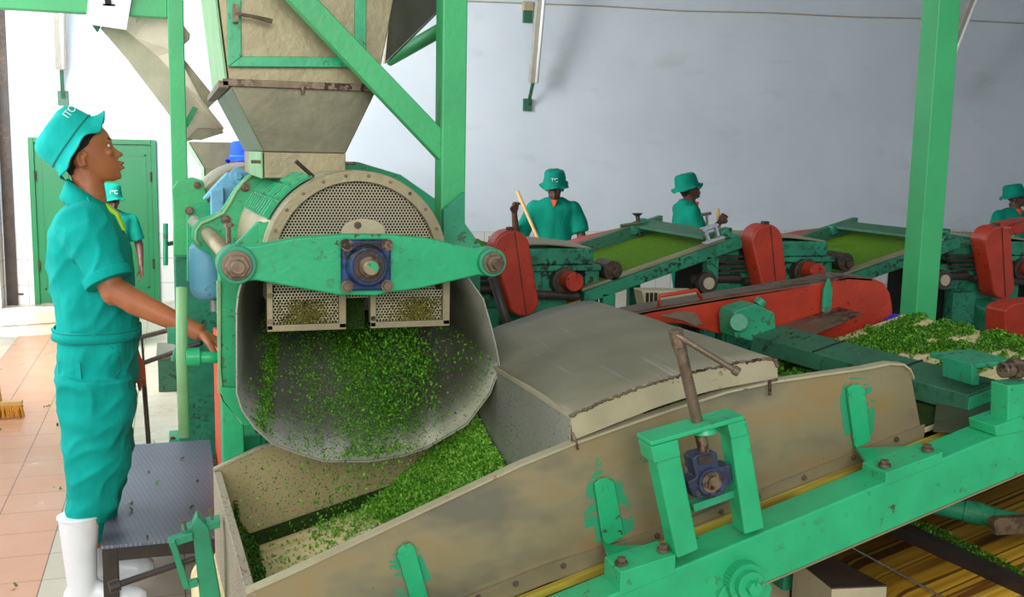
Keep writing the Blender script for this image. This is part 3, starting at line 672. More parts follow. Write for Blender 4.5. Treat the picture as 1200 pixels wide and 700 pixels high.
# tea falling from the drum and from the chute lip
pts = []
for i in range(2600):
    g = random.random(); z = DZ-.19-g*.30; x = .60+.02*g+random.gauss(0, .05+.02*g); pts.append((V((x, 2.83+random.gauss(0, .05)+.05*(1-g), z)), V((0, 0, 1))))
for i in range(900):
    x = random.gauss(.42, .10) if i % 2 else random.gauss(.60, .09); z = random.uniform(.56, .80); pts.append((V((x, 2.68+random.gauss(0, .035), z)), V((0, 0, 1))))
o = obj('falling_tea', crumbs(pts, (.003, .0065)), 'leaf'); tag(o, 'loose shreds of green tea falling from drum to trough belt', 'tea'); o['kind'] = 'stuff'
pts = []
for (a, c, m_) in ((l0, l1, .45), (r0, r1, .6)):
    for i in range(1500):
        x = a+.03+(c-a-.05)*min(1, max(0, random.gauss(m_, .22))); z = zb+.012+abs(random.gauss(0, .05)); 
        if z < DZ-.10: pts.append((V((x, 2.788, z)), V((0, -1, 0))))
o = obj('screen_tea', crumbs(pts, (.002, .004)), 'leafbrown'); tag(o, 'brownish tea crumbs stuck to the two lower screens', 'tea'); o['kind'] = 'stuff'
# ------------------------------------------------------------------ hopper over the drum
hp = thing('feed_hopper', 'tapering sheet-metal hopper with green-framed hatch, above the perforated drum', 'hopper', (.4, 3.5, 1.5))
Yf, Yr = 3.15, 4.0
F1, F2 = at(309, 178, Y=Yf), at(405, 178, Y=Yf); F0z = DZ+RD-.03
b = bm_(); bx(b, F1.x, F2.x, Yf, Yr, F0z, F1.z); obj('hopper_outlet', b, 'khaki', hp, .003)
T1, T2 = at(268, 98, Y=Yf), at(441, 98, Y=Yf)
b = bm_(); loft(b, [[V((F1.x, Yf, F1.z)), V((F2.x, Yf, F1.z)), V((F2.x, Yr, F1.z)), V((F1.x, Yr, F1.z))], [V((T1.x, Yf-.01, T1.z)), V((T2.x, Yf-.01, T1.z)), V((T2.x, Yr+.05, T1.z)), V((T1.x, Yr+.05, T1.z))]]); obj('funnel', b, 'galv', hp, .003)
U1, U2 = at(238, -140, Y=Yf), at(482, -140, Y=Yf)
b = bm_(); loft(b, [[V((T1.x, Yf-.01, T1.z+.004)), V((T2.x, Yf-.01, T1.z+.004)), V((T2.x, Yr+.05, T1.z+.004)), V((T1.x, Yr+.05, T1.z+.004))], [V((U1.x, Yf-.01, U1.z)), V((U2.x, Yf-.01, U1.z)), V((U2.x, Yr+.05, U1.z)), V((U1.x, Yr+.05, U1.z))]]); up_ = obj('upper_bin', b, 'khaki', hp, .003)
b = bm_(); prism(b, [V((T1.x-.004, Yf-.012, T1.z+.01)), V((T1.x-.004, Yr+.05, T1.z+.01)), V((U1.x-.004, Yr+.05, U1.z)), V((U1.x-.004, Yf-.012, U1.z))], (-.006, 0, 0)); obj('side_sheet', b, 'palegreen', hp)
b = bm_(); bx(b, T1.x-.018, T2.x+.01, Yf-.03, Yf-.008, T1.z-.008, T1.z+.012); bx(b, T1.x-.03, T1.x-.002, Yf-.03, Yr+.05, T1.z-.014, T1.z+.006); fl = obj('flange_strip', b, 'rust', hp, .001)
bolt(fl, at(355, 102, Y=Yf-.03), (0, 0, -1), .005, .02)
b = bm_()
pxp(b, [(265, -44), (282, -30), (283, 66), (268, 78)], Yf-.035, .022); o = obj('hatch_frame', b, 'green', hp, .002)
b = bm_(); pxp(b, [(268, 78), (283, 66), (416, 67), (429, 79)], Yf-.035, .022); obj('hatch_frame', b, 'green', hp, .002)
b = bm_(); pxp(b, [(416, -30), (429, -44), (429, 79), (416, 67)], Yf-.035, .022); obj('hatch_frame', b, 'green', hp, .002)
b = bm_(); pxp(b, [(265, -44), (429, -44), (416, -30), (282, -30)], Yf-.035, .022); obj('hatch_frame', b, 'green', hp, .002)
b = bm_(); pxp(b, [(282, -30), (416, -30), (416, 67), (283, 66)], Yf-.02, .01); hd = obj('hatch_door', b, 'khaki', hp)
b = bm_(); tube(b, [at(275, 16, Y=Yf-.06), at(295, 19, Y=Yf-.07), at(319, 25, Y=Yf-.07)], [.005, .005, .007], 8); q = at(276, 16, Y=Yf-.05); box(b, q, (.014, .03, .05)); obj('latch_handle', b, 'rust', hd)
b = bm_(); sheet(b, [at(470, -110, Y=Yf), at(451, 75, Y=Yf)], [at(640, -110, Y=4.0), at(456, 72, Y=3.4)], .005); obj('slanting_side_sheet', b, 'galv', hp)
b = bm_()
for (x, d) in ((F1.x, -1), (F2.x, 1)): q = V((x, Yf+.03, F1.z-.03)); tube(b, [q, q+V((d*.035, 0, 0))], .005, 8)
obj('side_pin', b, 'rust', hp)
b = bm_(); prism(b, [V((F1.x-.003, Yf-.002, F0z)), V((F1.x-.003, Yf+.5, F0z)), V((F1.x-.003, Yf+.5, F1.z)), V((F1.x-.003, Yf-.002, F1.z))], (-.004, 0, 0)); obj('outlet_side', b, 'palegreen', hp)
# ------------------------------------------------------------------ second machine and hopper behind
d2 = thing('rear_drum_machine', 'rear green machine half hidden by the drum machine, under the grey funnel', 'machine', (.2, 5.2, 0))
b = bm_(); pxp(b, [(201, 222), (208, 212), (225, 208), (238, 212), (245, 240), (245, 300), (203, 300), (203, 240)], 5.15, .05); obj('end_casting', b, 'greenpost', d2, .006)
b = bm_(); pxp(b, [(219, 240), (248, 238), (248, 330), (219, 330)], 4.95, .05); pl = obj('side_plate', b, 'green', d2, .004)
bolt(pl, at(222, 247, Y=4.95), (0, -1, 0), .014, .02); bolt(pl, at(231, 217, Y=5.15), (0, -1, 0), .012, .02)
b = bm_(); p = at(300, 265, Y=5.2); cyl(b, V((p.x, 5.2, p.z)), V((p.x, 6.2, p.z)), .30, seg=40); obj('drum_body', b, 'khaki', d2, .004)
b = bm_(); q = at(205, 350, Y=5.2); bx(b, q.x, q.x+.6, 5.2, 6.2, 0, q.z+.2); obj('base', b, 'greenbg', d2, .01)
gd = thing('drive_guard', 'light blue angular drive guard above the left end of the drum', 'guard', at(250, 240, Y=4.5))
b = bm_(); pxp(b, [(238, 234), (248, 222), (266, 203), (299, 202), (299, 240), (262, 240), (262, 228), (250, 227), (244, 233)], 4.52, .12); obj('guard_top', b, 'lightblue', gd, .004)
b = bm_(); pxp(b, [(247, 224), (262, 220), (263, 256), (248, 258)], 4.48, .12); obj('guard_leg', b, 'lightblue', gd, .004)
q = at(279, 206, Y=4.5); b = bm_(); cyl(b, q, q-V((0, .03, 0)), .035, seg=24); cyl(b, q-V((0, .03, 0)), q-V((0, .05, 0)), .016, seg=6); obj('guard_hub', b, 'lightblue', gd, .002)
h2 = thing('rear_hopper', 'grey funnel hopper behind the green post, its mouth under the cream chute', 'hopper', at(270, 215, Y=8.8))
tl, tr, ml, mr = at(222, 166, Y=8.8), at(345, 166, Y=8.8), at(239, 198, Y=8.8), at(325, 198, Y=8.8); bl = at(239, 220, Y=8.8)
b = bm_(); loft(b, [[V((ml.x, 8.8, ml.z)), V((mr.x, 8.8, ml.z)), V((mr.x, 9.6, ml.z)), V((ml.x, 9.6, ml.z))], [tl, V((tr.x, 8.8, tl.z)), V((tr.x, 9.8, tl.z)), V((tl.x, 9.8, tl.z))]]); obj('funnel', b, 'galv', h2, .003)
b = bm_(); bx(b, ml.x, mr.x, 8.8, 9.6, bl.z-.1, ml.z); obj('hopper_outlet', b, 'galv', h2, .003)
b = bm_(); sheet(b, [at(216, 170, Y=8.78), at(236, 198, Y=8.78), at(237, 222, Y=8.78)], [at(220, 166, Y=8.78), at(239, 197, Y=8.78), at(240, 222, Y=8.78)], .02); obj('edge_strip', b, 'palegreen', h2)
b = bm_(); bx(b, ml.x+.1, mr.x-.1, 8.9, 9.5, 0, bl.z-.1); obj('hopper_stand', b, 'green2', h2, .01)
# ------------------------------------------------------------------ the near conveyor with its trough
cv = thing('trough_conveyor', 'near inclined belt conveyor with a stained sheet-metal trough and green side beam', 'conveyor', (1.2, 2.5, 0))
zb_ = lambda x: .437+.268*(x-.13)           # belt height
YN, YF = 2.15, 2.96
# belt
b = bm_(); x0, x1 = .09, 2.47
def slab(b, x0, x1, y0, y1, dz0, dz1, z=zb_):
    vs = [V((x0, y0, z(x0)+dz0)), V((x1, y0, z(x1)+dz0)), V((x1, y0, z(x1)+dz1)), V((x0, y0, z(x0)+dz1))]; return prism(b, vs, (0, y1-y0, 0))
slab(b, .09, 2.47, 2.155, 2.985, -.012, 0.); obj('belt', b, 'belt', cv)
b = bm_(); slab(b, .09, 2.47, 2.075, 2.985, -.13, -.118); obj('return_belt', b, 'beltyellow', cv)
b = bm_(); slab(b, .3, 2.4, 2.112, 2.132, -.030, -.014); obj('belt_edge', b, 'beltyellow', cv)
b = bm_(); cyl(b, (.085, 2.07, zb_(.085)-.066), (.085, 2.985, zb_(.085)-.066), .062, seg=32); obj('tail_roller', b, 'belt', cv, smooth=False, bevel=.002)
b = bm_(); cyl(b, (2.47, 2.07, zb_(2.47)-.066), (2.47, 2.985, zb_(2.47)-.066), .066, seg=32); hr = obj('head_roller', b, 'belt', cv, bevel=.002)
b = bm_(); cyl(b, (2.47, 2.985, zb_(2.47)-.066), (2.47, 3.04, zb_(2.47)-.066), .06, seg=24); obj('pulley', b, 'bluebelt', hr, .004)
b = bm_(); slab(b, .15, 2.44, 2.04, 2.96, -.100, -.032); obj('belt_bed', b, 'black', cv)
# trough plates
near_top = [(288, 695), (340, 672), (400, 644), (470, 611), (540, 578), (610, 545), (672, 520), (740, 496), (790, 479), (850, 460), (905, 448), (960, 440), (1010, 433), (1040, 427), (1056, 428), (1064, 434), (1068, 444)]
near_bot = [(1081, 512), (1000, 545), (888, 590), (789, 630), (640, 678), (500, 735), (330, 800)]
b = bm_(); pxp(b, near_top+near_bot, YN, .004); npl = obj('near_side_plate', b, 'trough', cv)
pts = [at(x, y, Y=YN) for x, y in near_top]
b = bm_(); loft(b, [[p+V((0, -.012, 0)), p+V((0, .016, 0)), p+V((0, .016, .006)), p+V((0, -.012, .006))] for p in pts]); obj('plate_lip', b, 'cream', npl)
b = bm_(); A, B = at(1081, 514, Y=YN-.006), at(330, 800, Y=YN-.006)
B0 = [at(x, y, Y=YN-.006) for x, y in near_bot]
loft(b, [[p+V((0, .03, -.010)), p+V((0, 0, .034)), p+V((0, -.006, .034)), p+V((0, -.006, -.010))] for p in B0]); an = obj('bottom_angle', b, 'khaki', npl)
for (x, y) in ((1050, 515), (1000, 536), (942, 560), (888, 582), (845, 600), (770, 628), (712, 645), (660, 663), (604, 684), (560, 700)): bolt(an, at(x, y, Y=YN-.012), (0, -1, 0), .005, .008)
far_top = [(250, 552), (300, 528), (360, 500), (420, 473), (490, 440), (560, 408), (620, 388)]
b = bm_(); FT = [at(x, y, Y=YF) for x, y in far_top]; FT = [V((p.x, p.y, min(p.z, .775 if p.x < .86 else 9))) for p in FT]; FB = [V((p.x, YF, zb_(p.x)+.03)) for p in FT]; prism(b, FT+FB[::-1], (0, .004, 0)); fp = obj('far_side_plate', b, 'farplate', cv)
b = bm_(); loft(b, [[p+V((0, -.008, 0)), p+V((0, .014, 0)), p+V((0, .014, .006)), p+V((0, -.008, .006))] for p in FT]); obj('plate_lip', b, 'endplate', fp)
b = bm_(); sheet(b, [V((x, YF-.035, zb_(x)+.004)) for x in (.12, .6, 1.0)], [V((x, YF-.005, zb_(x)+.035)) for x in (.12, .6, 1.0)], .004); obj('rubber_skirt', b, 'teadark', cv)
eN, eF = at(288, 695, Y=YN), at(250, 552, Y=YF)
b = bm_(); prism(b, [eN, eF, V((eF.x, YF, zb_(.1)-.01)), V((eN.x, YN, zb_(.1)-.01))], (.022, 0, 0)); ep = obj('end_plate', b, 'endplate', cv, .002)
b = bm_(); prism(b, [V((eN.x+.023, YN+.01, eN.z-.035)), V((eF.x+.023, YF-.01, eF.z-.06)), V((eF.x+.023, YF-.01, zb_(.13)+.005)), V((eN.x+.023, YN+.01, zb_(.13)+.005))], (.006, 0, 0)); obj('caked_tea', b, 'teadark', ep)
# caked tea bank at the trough end
pts = []
for i in range(9000):
    u = random.random(); y = YN+.01+(YF-YN-.02)*u; h = abs(random.gauss(0, .055)); pts.append((V((.145+.085*random.random()*max(.1, 1-h*9), y, zb_(.15)+min(h, .15)), ), V((1, 0, 0))))
o = obj('damp_tea_bank', crumbs(pts, (.0035, .007)), 'leafdark'); tag(o, 'dark damp tea caked against the trough end plate', 'tea'); o['kind'] = 'stuff'
# side beam
zt_ = lambda x: .634+.282*(x-.798)
b = bm_(); slab(b, .10, 3.0, 1.93, 2.03, -.128, 0, zt_); sb = obj('side_beam', b, 'green', cv, .006)
b = bm_(); slab(b, 1.05, 3.0, 1.935, 2.0, -.134, -.129, zt_); obj('beam_underside', b, 'khaki', sb)
b = bm_(); slab(b, .10, 2.30, 3.02, 3.10, -.19, -.09, zt_); obj('side_beam', b, 'green2', cv, .006)
# brackets: tab on the plate, arm to a block on the beam
def bracket(tab, blk, blkY=1.93):
    e = None
    b = bm_(); pxp(b, tab, YN-.014, .01); o = obj('plate_bracket', b, 'green', cv, .002)
    b = bm_(); cx_ = (tab[0][0]+tab[-1][0])/2
    lo = sorted(tab, key=lambda p: -p[1])[:2]; a0, a1 = [at(x, y, Y=YN-.012) for x, y in sorted(lo)]
    c0, c1 = at(*blk[0], Y=blkY+.05), at(*blk[1], Y=blkY+.05)
    vs = [a0, a1, V((c1.x, blkY+.06, c1.z)), V((c0.x, blkY+.06, c0.z))]; prism(b, vs, (0, 0, -.01)); obj('bracket_arm', b, 'green', o, .002)
    for t in ((tab[1][0]+4, tab[1][1]+6), ((lo[0][0]+lo[1][0])/2, lo[0][1]-14)): bolt(o, at(t[0], t[1], Y=YN-.014), (0, -1, 0), .006, .004, 'green')
    z0, z1 = c0, c1
    b = bm_(); vs = [V((c0.x, blkY-.002, c0.z)), V((c1.x, blkY-.002, c1.z)), V((c1.x, blkY-.002, zt_(c1.x)-.01)), V((c0.x, blkY-.002, zt_(c0.x)-.01))]; prism(b, vs, (0, .09, 0)); k = obj('mounting_block', b, 'green', o, .003)
    for f in (.12, .88):
        p = c0.lerp(c1, f); bolt(k, V((p.x, blkY+.03, p.z+.002)), (0, 0, 1), .010, .014)
bracket([(698, 575), (697, 568), (703, 562), (711, 560), (720, 566), (732, 629), (712, 640), (706, 632)], [(716, 660), (780, 640)])
bracket([(995, 470), (994, 456), (1000, 451), (1008, 451), (1014, 457), (1021, 518), (1004, 526), (1002, 522)], [(1022, 547), (1088, 523)])
bracket([(467, 655), (466, 646), (473, 639), (480, 637), (486, 641), (503, 704), (486, 712), (482, 706)], [(500, 745), (560, 722)])
def smear(pts, Y=None):
    b = bm_(); P = [at(x, y, Y=YN-.0008) for x, y in pts]; prism(b, P, (0, .0006, 0)); obj('paint_smear', b, 'smear', npl)
smear([(684, 600), (688, 570), (698, 552), (715, 548), (728, 552), (730, 575), (742, 600), (742, 620), (728, 632), (700, 640), (686, 622)])
smear([(984, 468), (988, 452), (998, 442), (1018, 444), (1026, 470), (1024, 505), (1010, 526), (994, 524), (988, 500)])
smear([(458, 690), (456, 655), (464, 638), (486, 630), (494, 650), (506, 680), (502, 702), (470, 712)])
for q_ in ([(718, 540), (738, 530), (763, 523), (766, 528), (740, 536)], [(712, 548), (736, 538), (766, 533), (768, 540), (742, 545)], [(700, 536), (706, 544), (700, 550), (698, 542)]): smear(q_)
# belt tensioner frame standing on the beam
tf = thing('x', 'x', 'x') if 0 else None
b = bm_(); pxp(b, [(767, 530), (795, 519), (820, 645), (794, 656)], 1.925, .055); tn = obj('tensioner_upright', b, 'green', cv, .006)
b = bm_(); pxp(b, [(855, 502), (876, 492), (897, 620), (873, 628)], 1.925, .055); obj('tensioner_upright', b, 'green', cv, .006)
b = bm_(); pxp(b, [(763, 524), (763, 518), (872, 487), (873, 493)], 1.915, .075); tp = obj('tensioner_top', b, 'green', cv, .004)
b = bm_(); pxp(b, [(767, 544), (763, 524), (795, 515), (798, 535)], 1.918, .068); obj('tensioner_cheek', b, 'green', tp, .003)
b = bm_(); pxp(b, [(857, 515), (853, 498), (873, 492), (877, 510)], 1.918, .068); obj('tensioner_cheek', b, 'green', tp, .003)
for (x, y) in ((780, 516), (858, 492)):
    bolt(tp, at(x, y, Y=1.95), (0, 0, 1), .012, .010)
b = bm_(); pxp(b, [(812, 592), (864, 574), (866, 582), (814, 601)], 1.95, .03); obj('tensioner_crossbar', b, 'green2', cv, .002)
sc = thing('tension_screw', 'tall rusty threaded screw with a cross handle above the green tensioner frame', 'screw', at(822, 500, Y=1.955))
sa, sb2 = at(796, 402, Y=1.955), at(832, 560, Y=1.955)
prof = []; n = 90
for i in range(n): prof.append((sa.lerp(sb2, i/(n-1)), .0135 if i % 2 else .0118))
b = bm_(); tube(b, [p for p, r in prof], [r for p, r in prof], 14); obj('threaded_rod', b, 'rust', sc, smooth=True)
ha, hb = at(791, 386, Y=1.955), at(796.5, 407, Y=1.955); b = bm_(); tube(b, [ha, hb], [.0165, .0165], 6); obj('screw_head', b, 'rust', sc, .002)
b = bm_(); tube(b, [hb, hb+(sb2-sa).normalized()*.012], .0145, 20); obj('screw_collar', b, 'rust', sc)
b = bm_(); ra, rb = at(800, 397, Y=1.94), at(861, 434, Y=1.90); tube(b, [at(790, 391, Y=1.95), ra, rb], .0066, 12); rd = rb-ra; rd.normalize(); tube(b, [rb-rd*.004, rb+rd*.010], [.0105, .0105], 14); obj('cross_handle', b, 'rust', sc, smooth=False, bevel=.001)
b = bm_(); q = at(824, 500, Y=1.955); tube(b, [q+V((.004, 0, -.014)), q+V((0, 0, .016))], [.030, .020], 20); obj('screw_boss', b, 'green', sc, .003)
# take-up bearing
tb = thing('takeup_bearing', 'dark blue take-up bearing block held in the green tensioner frame', 'bearing', at(834, 560, Y=1.96))
b = bm_(); pxp(b, [(806, 565), (816, 560), (811, 538), (817, 534), (836, 529), (841, 532), (843, 548), (857, 545), (860, 567), (852, 570), (848, 578), (838, 584), (824, 585), (812, 583)], 1.94, .045); obj('bearing_block', b, 'slate', tb, .004)
b = bm_(); pxp(b, [(818, 536), (834, 532), (836, 542), (820, 546)], 1.936, .004); obj('block_slot', b, 'steeldark', tb)
q = at(832, 564, Y=1.94)
for r, d, mt, nm in ((.031, .008, 'slate', 'bearing_ring'), (.024, .012, 'rust', 'inner_race'), (.015, .020, 'rust', 'shaft_end')):
    b = bm_(); cyl(b, q, q-V((0, d, 0)), r, seg=28); obj(nm, b, mt, tb, .001)
b = bm_(); p = at(853, 550, Y=1.95); cyl(b, at(849, 545, Y=1.95), at(853, 560, Y=1.95), .009, seg=10); cyl(b, at(803, 545, Y=1.99), at(808, 572, Y=1.99), .014, seg=10); obj('guide_bolts', b, 'rust', tb)
# gear nut at the lower edge of the beam
gn = thing('gear_hand_nut', 'green knurled hand nut on a bracket under the side beam', 'nut', at(872, 685, Y=1.90))
q = at(876, 684, Y=1.90); b = bm_()
seg = 64; rr = [[q+V(((.044+.002*(i % 2))*math.cos(2*PI*i/seg), d, (.044+.002*(i % 2))*math.sin(2*PI*i/seg))) for i in range(seg)] for d in (0, .03)]; loft(b, rr); obj('knurled_wheel', b, 'green', gn)
b = bm_(); cyl(b, q, q-V((0, .018, 0)), .033, seg=30); cyl(b, q-V((0, .016, 0)), q-V((0, .035, 0)), .017, seg=6); obj('hub', b, 'green', gn, .001)
b = bm_(); pxp(b, [(820, 682), (830, 668), (895, 660), (905, 690), (898, 720), (830, 720)], 1.945, .03); obj('bracket_plate', b, 'green', gn, .003)
b = bm_(); pxp(b, [(842, 700), (856, 678), (862, 684), (850, 706)], 1.92, .02); obj('clip', b, 'green', gn, .002)
# right-hand support block with pin (edge of frame)
b = bm_(); pxp(b, [(1182, 452), (1215, 448), (1215, 500), (1181, 504)], 1.93, .06); ru = obj('end_upright', b, 'green', cv, .005)
b = bm_(); pxp(b, [(1168, 512), (1166, 500), (1200, 488), (1230, 480), (1230, 500)], 1.925, .09); k = obj('mounting_block', b, 'green', cv, .003); bolt(k, at(1184, 492, Y=1.96), (0, 0, 1), .013, .008)
b = bm_(); A, B = at(1174, 434, Y=1.95), at(1210, 430, Y=1.95); tube(b, [A, B], .020, 18); tube(b, [A.lerp(B, .3), A.lerp(B, .55)], .026, 18); obj('cross_pin', b, 'rust', ru, .002)
b = bm_(); prism(b, [at(1139, 430, Y=2.1), at(1139, 452, Y=2.1), at(1148, 452, Y=2.1), at(1148, 434, Y=2.1)], (0, .11, 0)); prism(b, [at(1139, 427, Y=2.1), at(1190, 422, Y=2.1), at(1190, 427, Y=2.1), at(1139, 433, Y=2.1)], (0, .16, 0)); obj('angle_clip', b, 'green2', cv, .003)
# flap at the lower right and cross beam over the belt
b = bm_(); vs = [V((x, y, zb_(x)+.022)) for x, y in ((1.845, 2.09), (1.885, 2.02), (2.07, 2.02), (2.16, 2.30), (2.07, 2.34))]; prism(b, vs, (0, 0, -.004)); fl = obj('steel_flap', b, 'galv', cv)
b = bm_(); slab(b, 1.45, 2.06, 2.16, 2.97, .0, .006); obj('tea_film', b, 'teadark', cv)
b = bm_(); bolt(fl, at(1127, 522, Y=2.05), (0, 0, 1), .011, .006)
cA, cB = at(1134, 463, Y=2.13), at(1188, 446, Y=2.13)
cx0, cx1 = cA.x, cA.x+.115; fz0 = at(880, 393, Y=3.0); sk = fz0.x-cx0
b = bm_(); prism(b, [V((cx0, 2.13, cA.z)), V((cx1, 2.13, cB.z)), V((cx1, 2.13, cB.z-.055)), V((cx0, 2.13, cA.z-.055))], V((sk, .87, fz0.z-cA.z))); xb = obj('cross_beam', b, 'greendark', cv, .004)
b = bm_(); prism(b, [V((cx0+.002, 2.128, cA.z-.006)), V((cx1+.002, 2.128, cB.z-.006)), V((cx1, 2.128, cB.z-.05)), V((cx0, 2.128, cA.z-.05))], (0, -.004, 0)); obj('end_cap', b, 'green', xb, .001)
for f in (.31, .66):
    b = bm_(); o_ = V((sk, .87, fz0.z-cA.z))*f; beam(b, V((cx0-.001, 2.13, cA.z+.001))+o_, V((cx1+.001, 2.13, cB.z+.001))+o_, .006, .004); obj('joint_strip', b, 'black', xb)
b = bm_(); o_ = V((sk, .87, fz0.z-cA.z))*.17; prism(b, [V((cx0+.02, 2.13, cA.z+.002))+o_, V((cx0+.07, 2.13, cA.z+.004))+o_, V((cx0+.07, 2.13, cA.z+.004))+o_*1.35, V((cx0+.02, 2.13, cA.z+.002))+o_*1.35], (0, 0, .002)); obj('name_plate', b, 'galv', xb)
# far side: red side board, handle, gearbox, lever, flap
rb_ = thing('red_side_board', 'long chipped red guard board behind the near belt, with a brown top and bar handle', 'guard', (2.0, 3.2, .95))
tpts = [(700, 376), (765, 363), (860, 347), (960, 331), (994, 324), (1022, 326), (1036, 332), (1043, 344), (1046, 360)]
b = bm_(); pxp(b, tpts+[(1046, 392), (980, 398), (900, 398), (845, 392), (800, 380), (740, 378)], 3.12, .03); obj('board_face', b, 'red', rb_, .004)
b = bm_(); P_ = [at(x, y, Y=3.12) for x, y in tpts[:6]]; loft(b, [[p, p+V((0, .13, 0)), p+V((0, .13, -.01)), p+V((0, 0, -.01))] for p in P_]); obj('board_top', b, 'wood' if 0 else 'rust', rb_)
b = bm_(); tube(b, [at(772, 359, Y=3.16), at(773, 347, Y=3.16), at(816, 340, Y=3.16), at(822, 350, Y=3.16)], .007, 8); obj('bar_handle', b, 'red', rb_, smooth=True)
b = bm_(); p = at(968, 348, Y=3.10); pxp(b, [(966, 340), (972, 325), (976, 340), (974, 366), (964, 366)], 3.095, .012); lv_ = obj('hook_latch', b, 'green2', rb_, .002)
b = bm_(); cyl(b, at(969, 364, Y=3.09), at(969, 364, Y=3.12), .014, seg=12); cyl(b, at(971, 322, Y=3.09), at(971, 322, Y=3.12), .010, seg=12); obj('latch_pin', b, 'steeldark', lv_)
gb = thing('belt_gearbox', 'dark green gearbox block at the far end of the cross beam', 'gearbox', at(885, 380, Y=3.02))
b = bm_(); pxp(b, [(859, 372), (862, 364), (886, 356), (908, 367), (910, 388), (900, 397), (880, 400), (861, 396)], 2.99, .10); obj('gearbox_body', b, 'green2', gb, .006)
b = bm_(); cyl(b, at(866, 378, Y=2.99), at(866, 378, Y=2.97), .03, seg=20); obj('gearbox_cap', b, 'green2', gb, .002)
b = bm_(); cyl(b, at(888, 358, Y=3.05), at(893, 352, Y=3.05), .02, seg=12); obj('gearbox_cap', b, 'green2', gb, .002)
b = bm_(); vs = [at(951, 392, Y=2.93), at(1011, 367, Y=2.95), at(983, 360, Y=3.11), at(905, 384, Y=3.11)]; prism(b, vs, (0, 0, -.005)); obj('far_flap', b, 'rust', cv)
pr = thing('pale_box_rack', 'pale slotted box behind the hood beside the red bar handle', 'box', at(770, 350, Y=3.5))
b = bm_(); pxp(b, [(752, 340), (818, 341), (818, 352), (800, 362), (756, 360)], 3.45, .08); obj('box_body', b, 'cream', pr, .006)
b = bm_(); p = at(785, 350, Y=3.49); bx(b, p.x-.03, p.x+.03, 3.47, 3.52, 0, p.z); obj('box_stand', b, 'greenbg', pr)
b = bm_()
for k in range(3): p = at(757+5*k, 348, Y=3.448); bx(b, p.x, p.x+.008, 3.44, 3.45, p.z-.02, p.z+.015)
obj('slots', b, 'black', pr)
# ------------------------------------------------------------------ hood over the rollers
hd = thing('roller_hood', 'large dented grey-beige sheet hood lying across the trough', 'hood', (1.1, 2.5, .9))
near = catmull([at(x, y, Y=2.15) for x, y in ((668, 486), (700, 472), (740, 456), (780, 443), (830, 430), (880, 422), (904, 419), (910, 428))], 3)
farr = catmull([V((.868, 3.05, .99))]+[at(x, y, Y=3.05) for x, y in ((576, 386), (596, 378), (622, 369), (648, 360), (676, 354), (697, 353), (703, 358))], 3)
nb = [(672, 516), (700, 505), (740, 489), (780, 474), (830, 459), (880, 449), (908, 444), (911, 441)]
b = bm_(); R = []
for t in [i/10 for i in range(11)]:
    R.append([a_.lerp(c_, t)+V((0, 0, .003*math.sin(PI*t)+.004*noise.noise(V((a_.x*6, t*5, 0))))) for a_, c_ in zip(near, farr)])
loft(b, R, closed=False); o = obj('hood_top', b, 'hood', hd, smooth=True); m = o.modifiers.new('s', 'SOLIDIFY'); m.thickness = .004
nbp = catmull([at(x, y, Y=2.146) for x, y in nb], 3)
b = bm_(); prism(b, [p+V((0, -.004, 0)) for p in near]+nbp[::-1], (0, .004, 0)); o = obj('front_skirt', b, 'cream', hd)
b = bm_(); k = 0
for i in range(len(near)-1):
    for s in range(5):
        p = near[i].lerp(near[i+1], s/5)+V((0, -.006, -.002+random.uniform(-.0025, .0025))); ell(b, p, (random.uniform(.004, .008), .004, random.uniform(.002, .0042)), 6)
obj('weld_seam', b, 'rust', o, smooth=True)
LN, LF = near[0], farr[0]
b = bm_(); LNb, LFb = at(672, 516, Y=2.15), V((LF.x, 3.05, zb_(LF.x)+.02)); LNb = V((LN.x, 2.16, zb_(LN.x)+.02)); prism(b, [LN, LF, LFb, LNb], (.004, 0, 0)); o = obj('end_panel', b, 'coverside', hd)
b = bm_(); loft(b, [[p+V((-.003, 0, -.008)), p+V((-.003, 0, .003)), p+V((.006, 0, .003)), p+V((.006, 0, -.008))] for p in (LN, LN.lerp(LF, .3)+V((0, 0, .002)), LN.lerp(LF, .6), LF)]); obj('panel_rim', b, 'cream', o)
b = bm_(); p = at(675, 517, Y=2.14); tube(b, [p+V((-.01, 0, .02)), p, p+V((.004, -.004, -.02))], .003, 6); obj('hook_pin', b, 'rust', hd, smooth=True)
b = bm_(); q = at(902, 447, Y=2.13); tube(b, [q+V((.02, 0, .004)), q, q+V((0, -.004, -.035))], .004, 6); obj('hook_pin', b, 'rust', hd, smooth=True)
b = bm_(); pxp(b, [(778, 371), (800, 366), (815, 367), (824, 380), (815, 383), (800, 376)], 2.95, .03); obj('torn_corner', b, 'rust', hd, .002)
# ------------------------------------------------------------------ tea in the trough
def pile(x, y):
    """height of the tea heap above the belt"""
    u = (x-.30)/(LN.x-.30); v = (y-YN)/(YF-YN)
    ridge = max(0., u-.42+.22*(v-.5))/.60
    return .15*ridge**1.2*(.40+.80*v)
pts = []
b = bm_(); nx, ny = 44, 26; G = []
for i in range(nx+1):
    row = []
    for j in range(ny+1):
        x = .52+(LN.x+.10-.52)*i/nx; y = YN+.01+(YF-YN-.02)*j/ny
        h = pile(x, y)-.028+.012*noise.noise(V((x*18, y*18, 0)))
        row.append(bmv := b.verts.new((x, y, zb_(x)+h)))
    G.append(row)
for i in range(nx):
    for j in range(ny): b.faces.new((G[i][j], G[i+1][j], G[i+1][j+1], G[i][j+1]))
o = obj('tea_heap', b, 'tea', None, smooth=True, keep=True); tag(o, 'bright green tea heap on the trough belt before the hood', 'tea'); o['kind'] = 'stuff'
k = 0
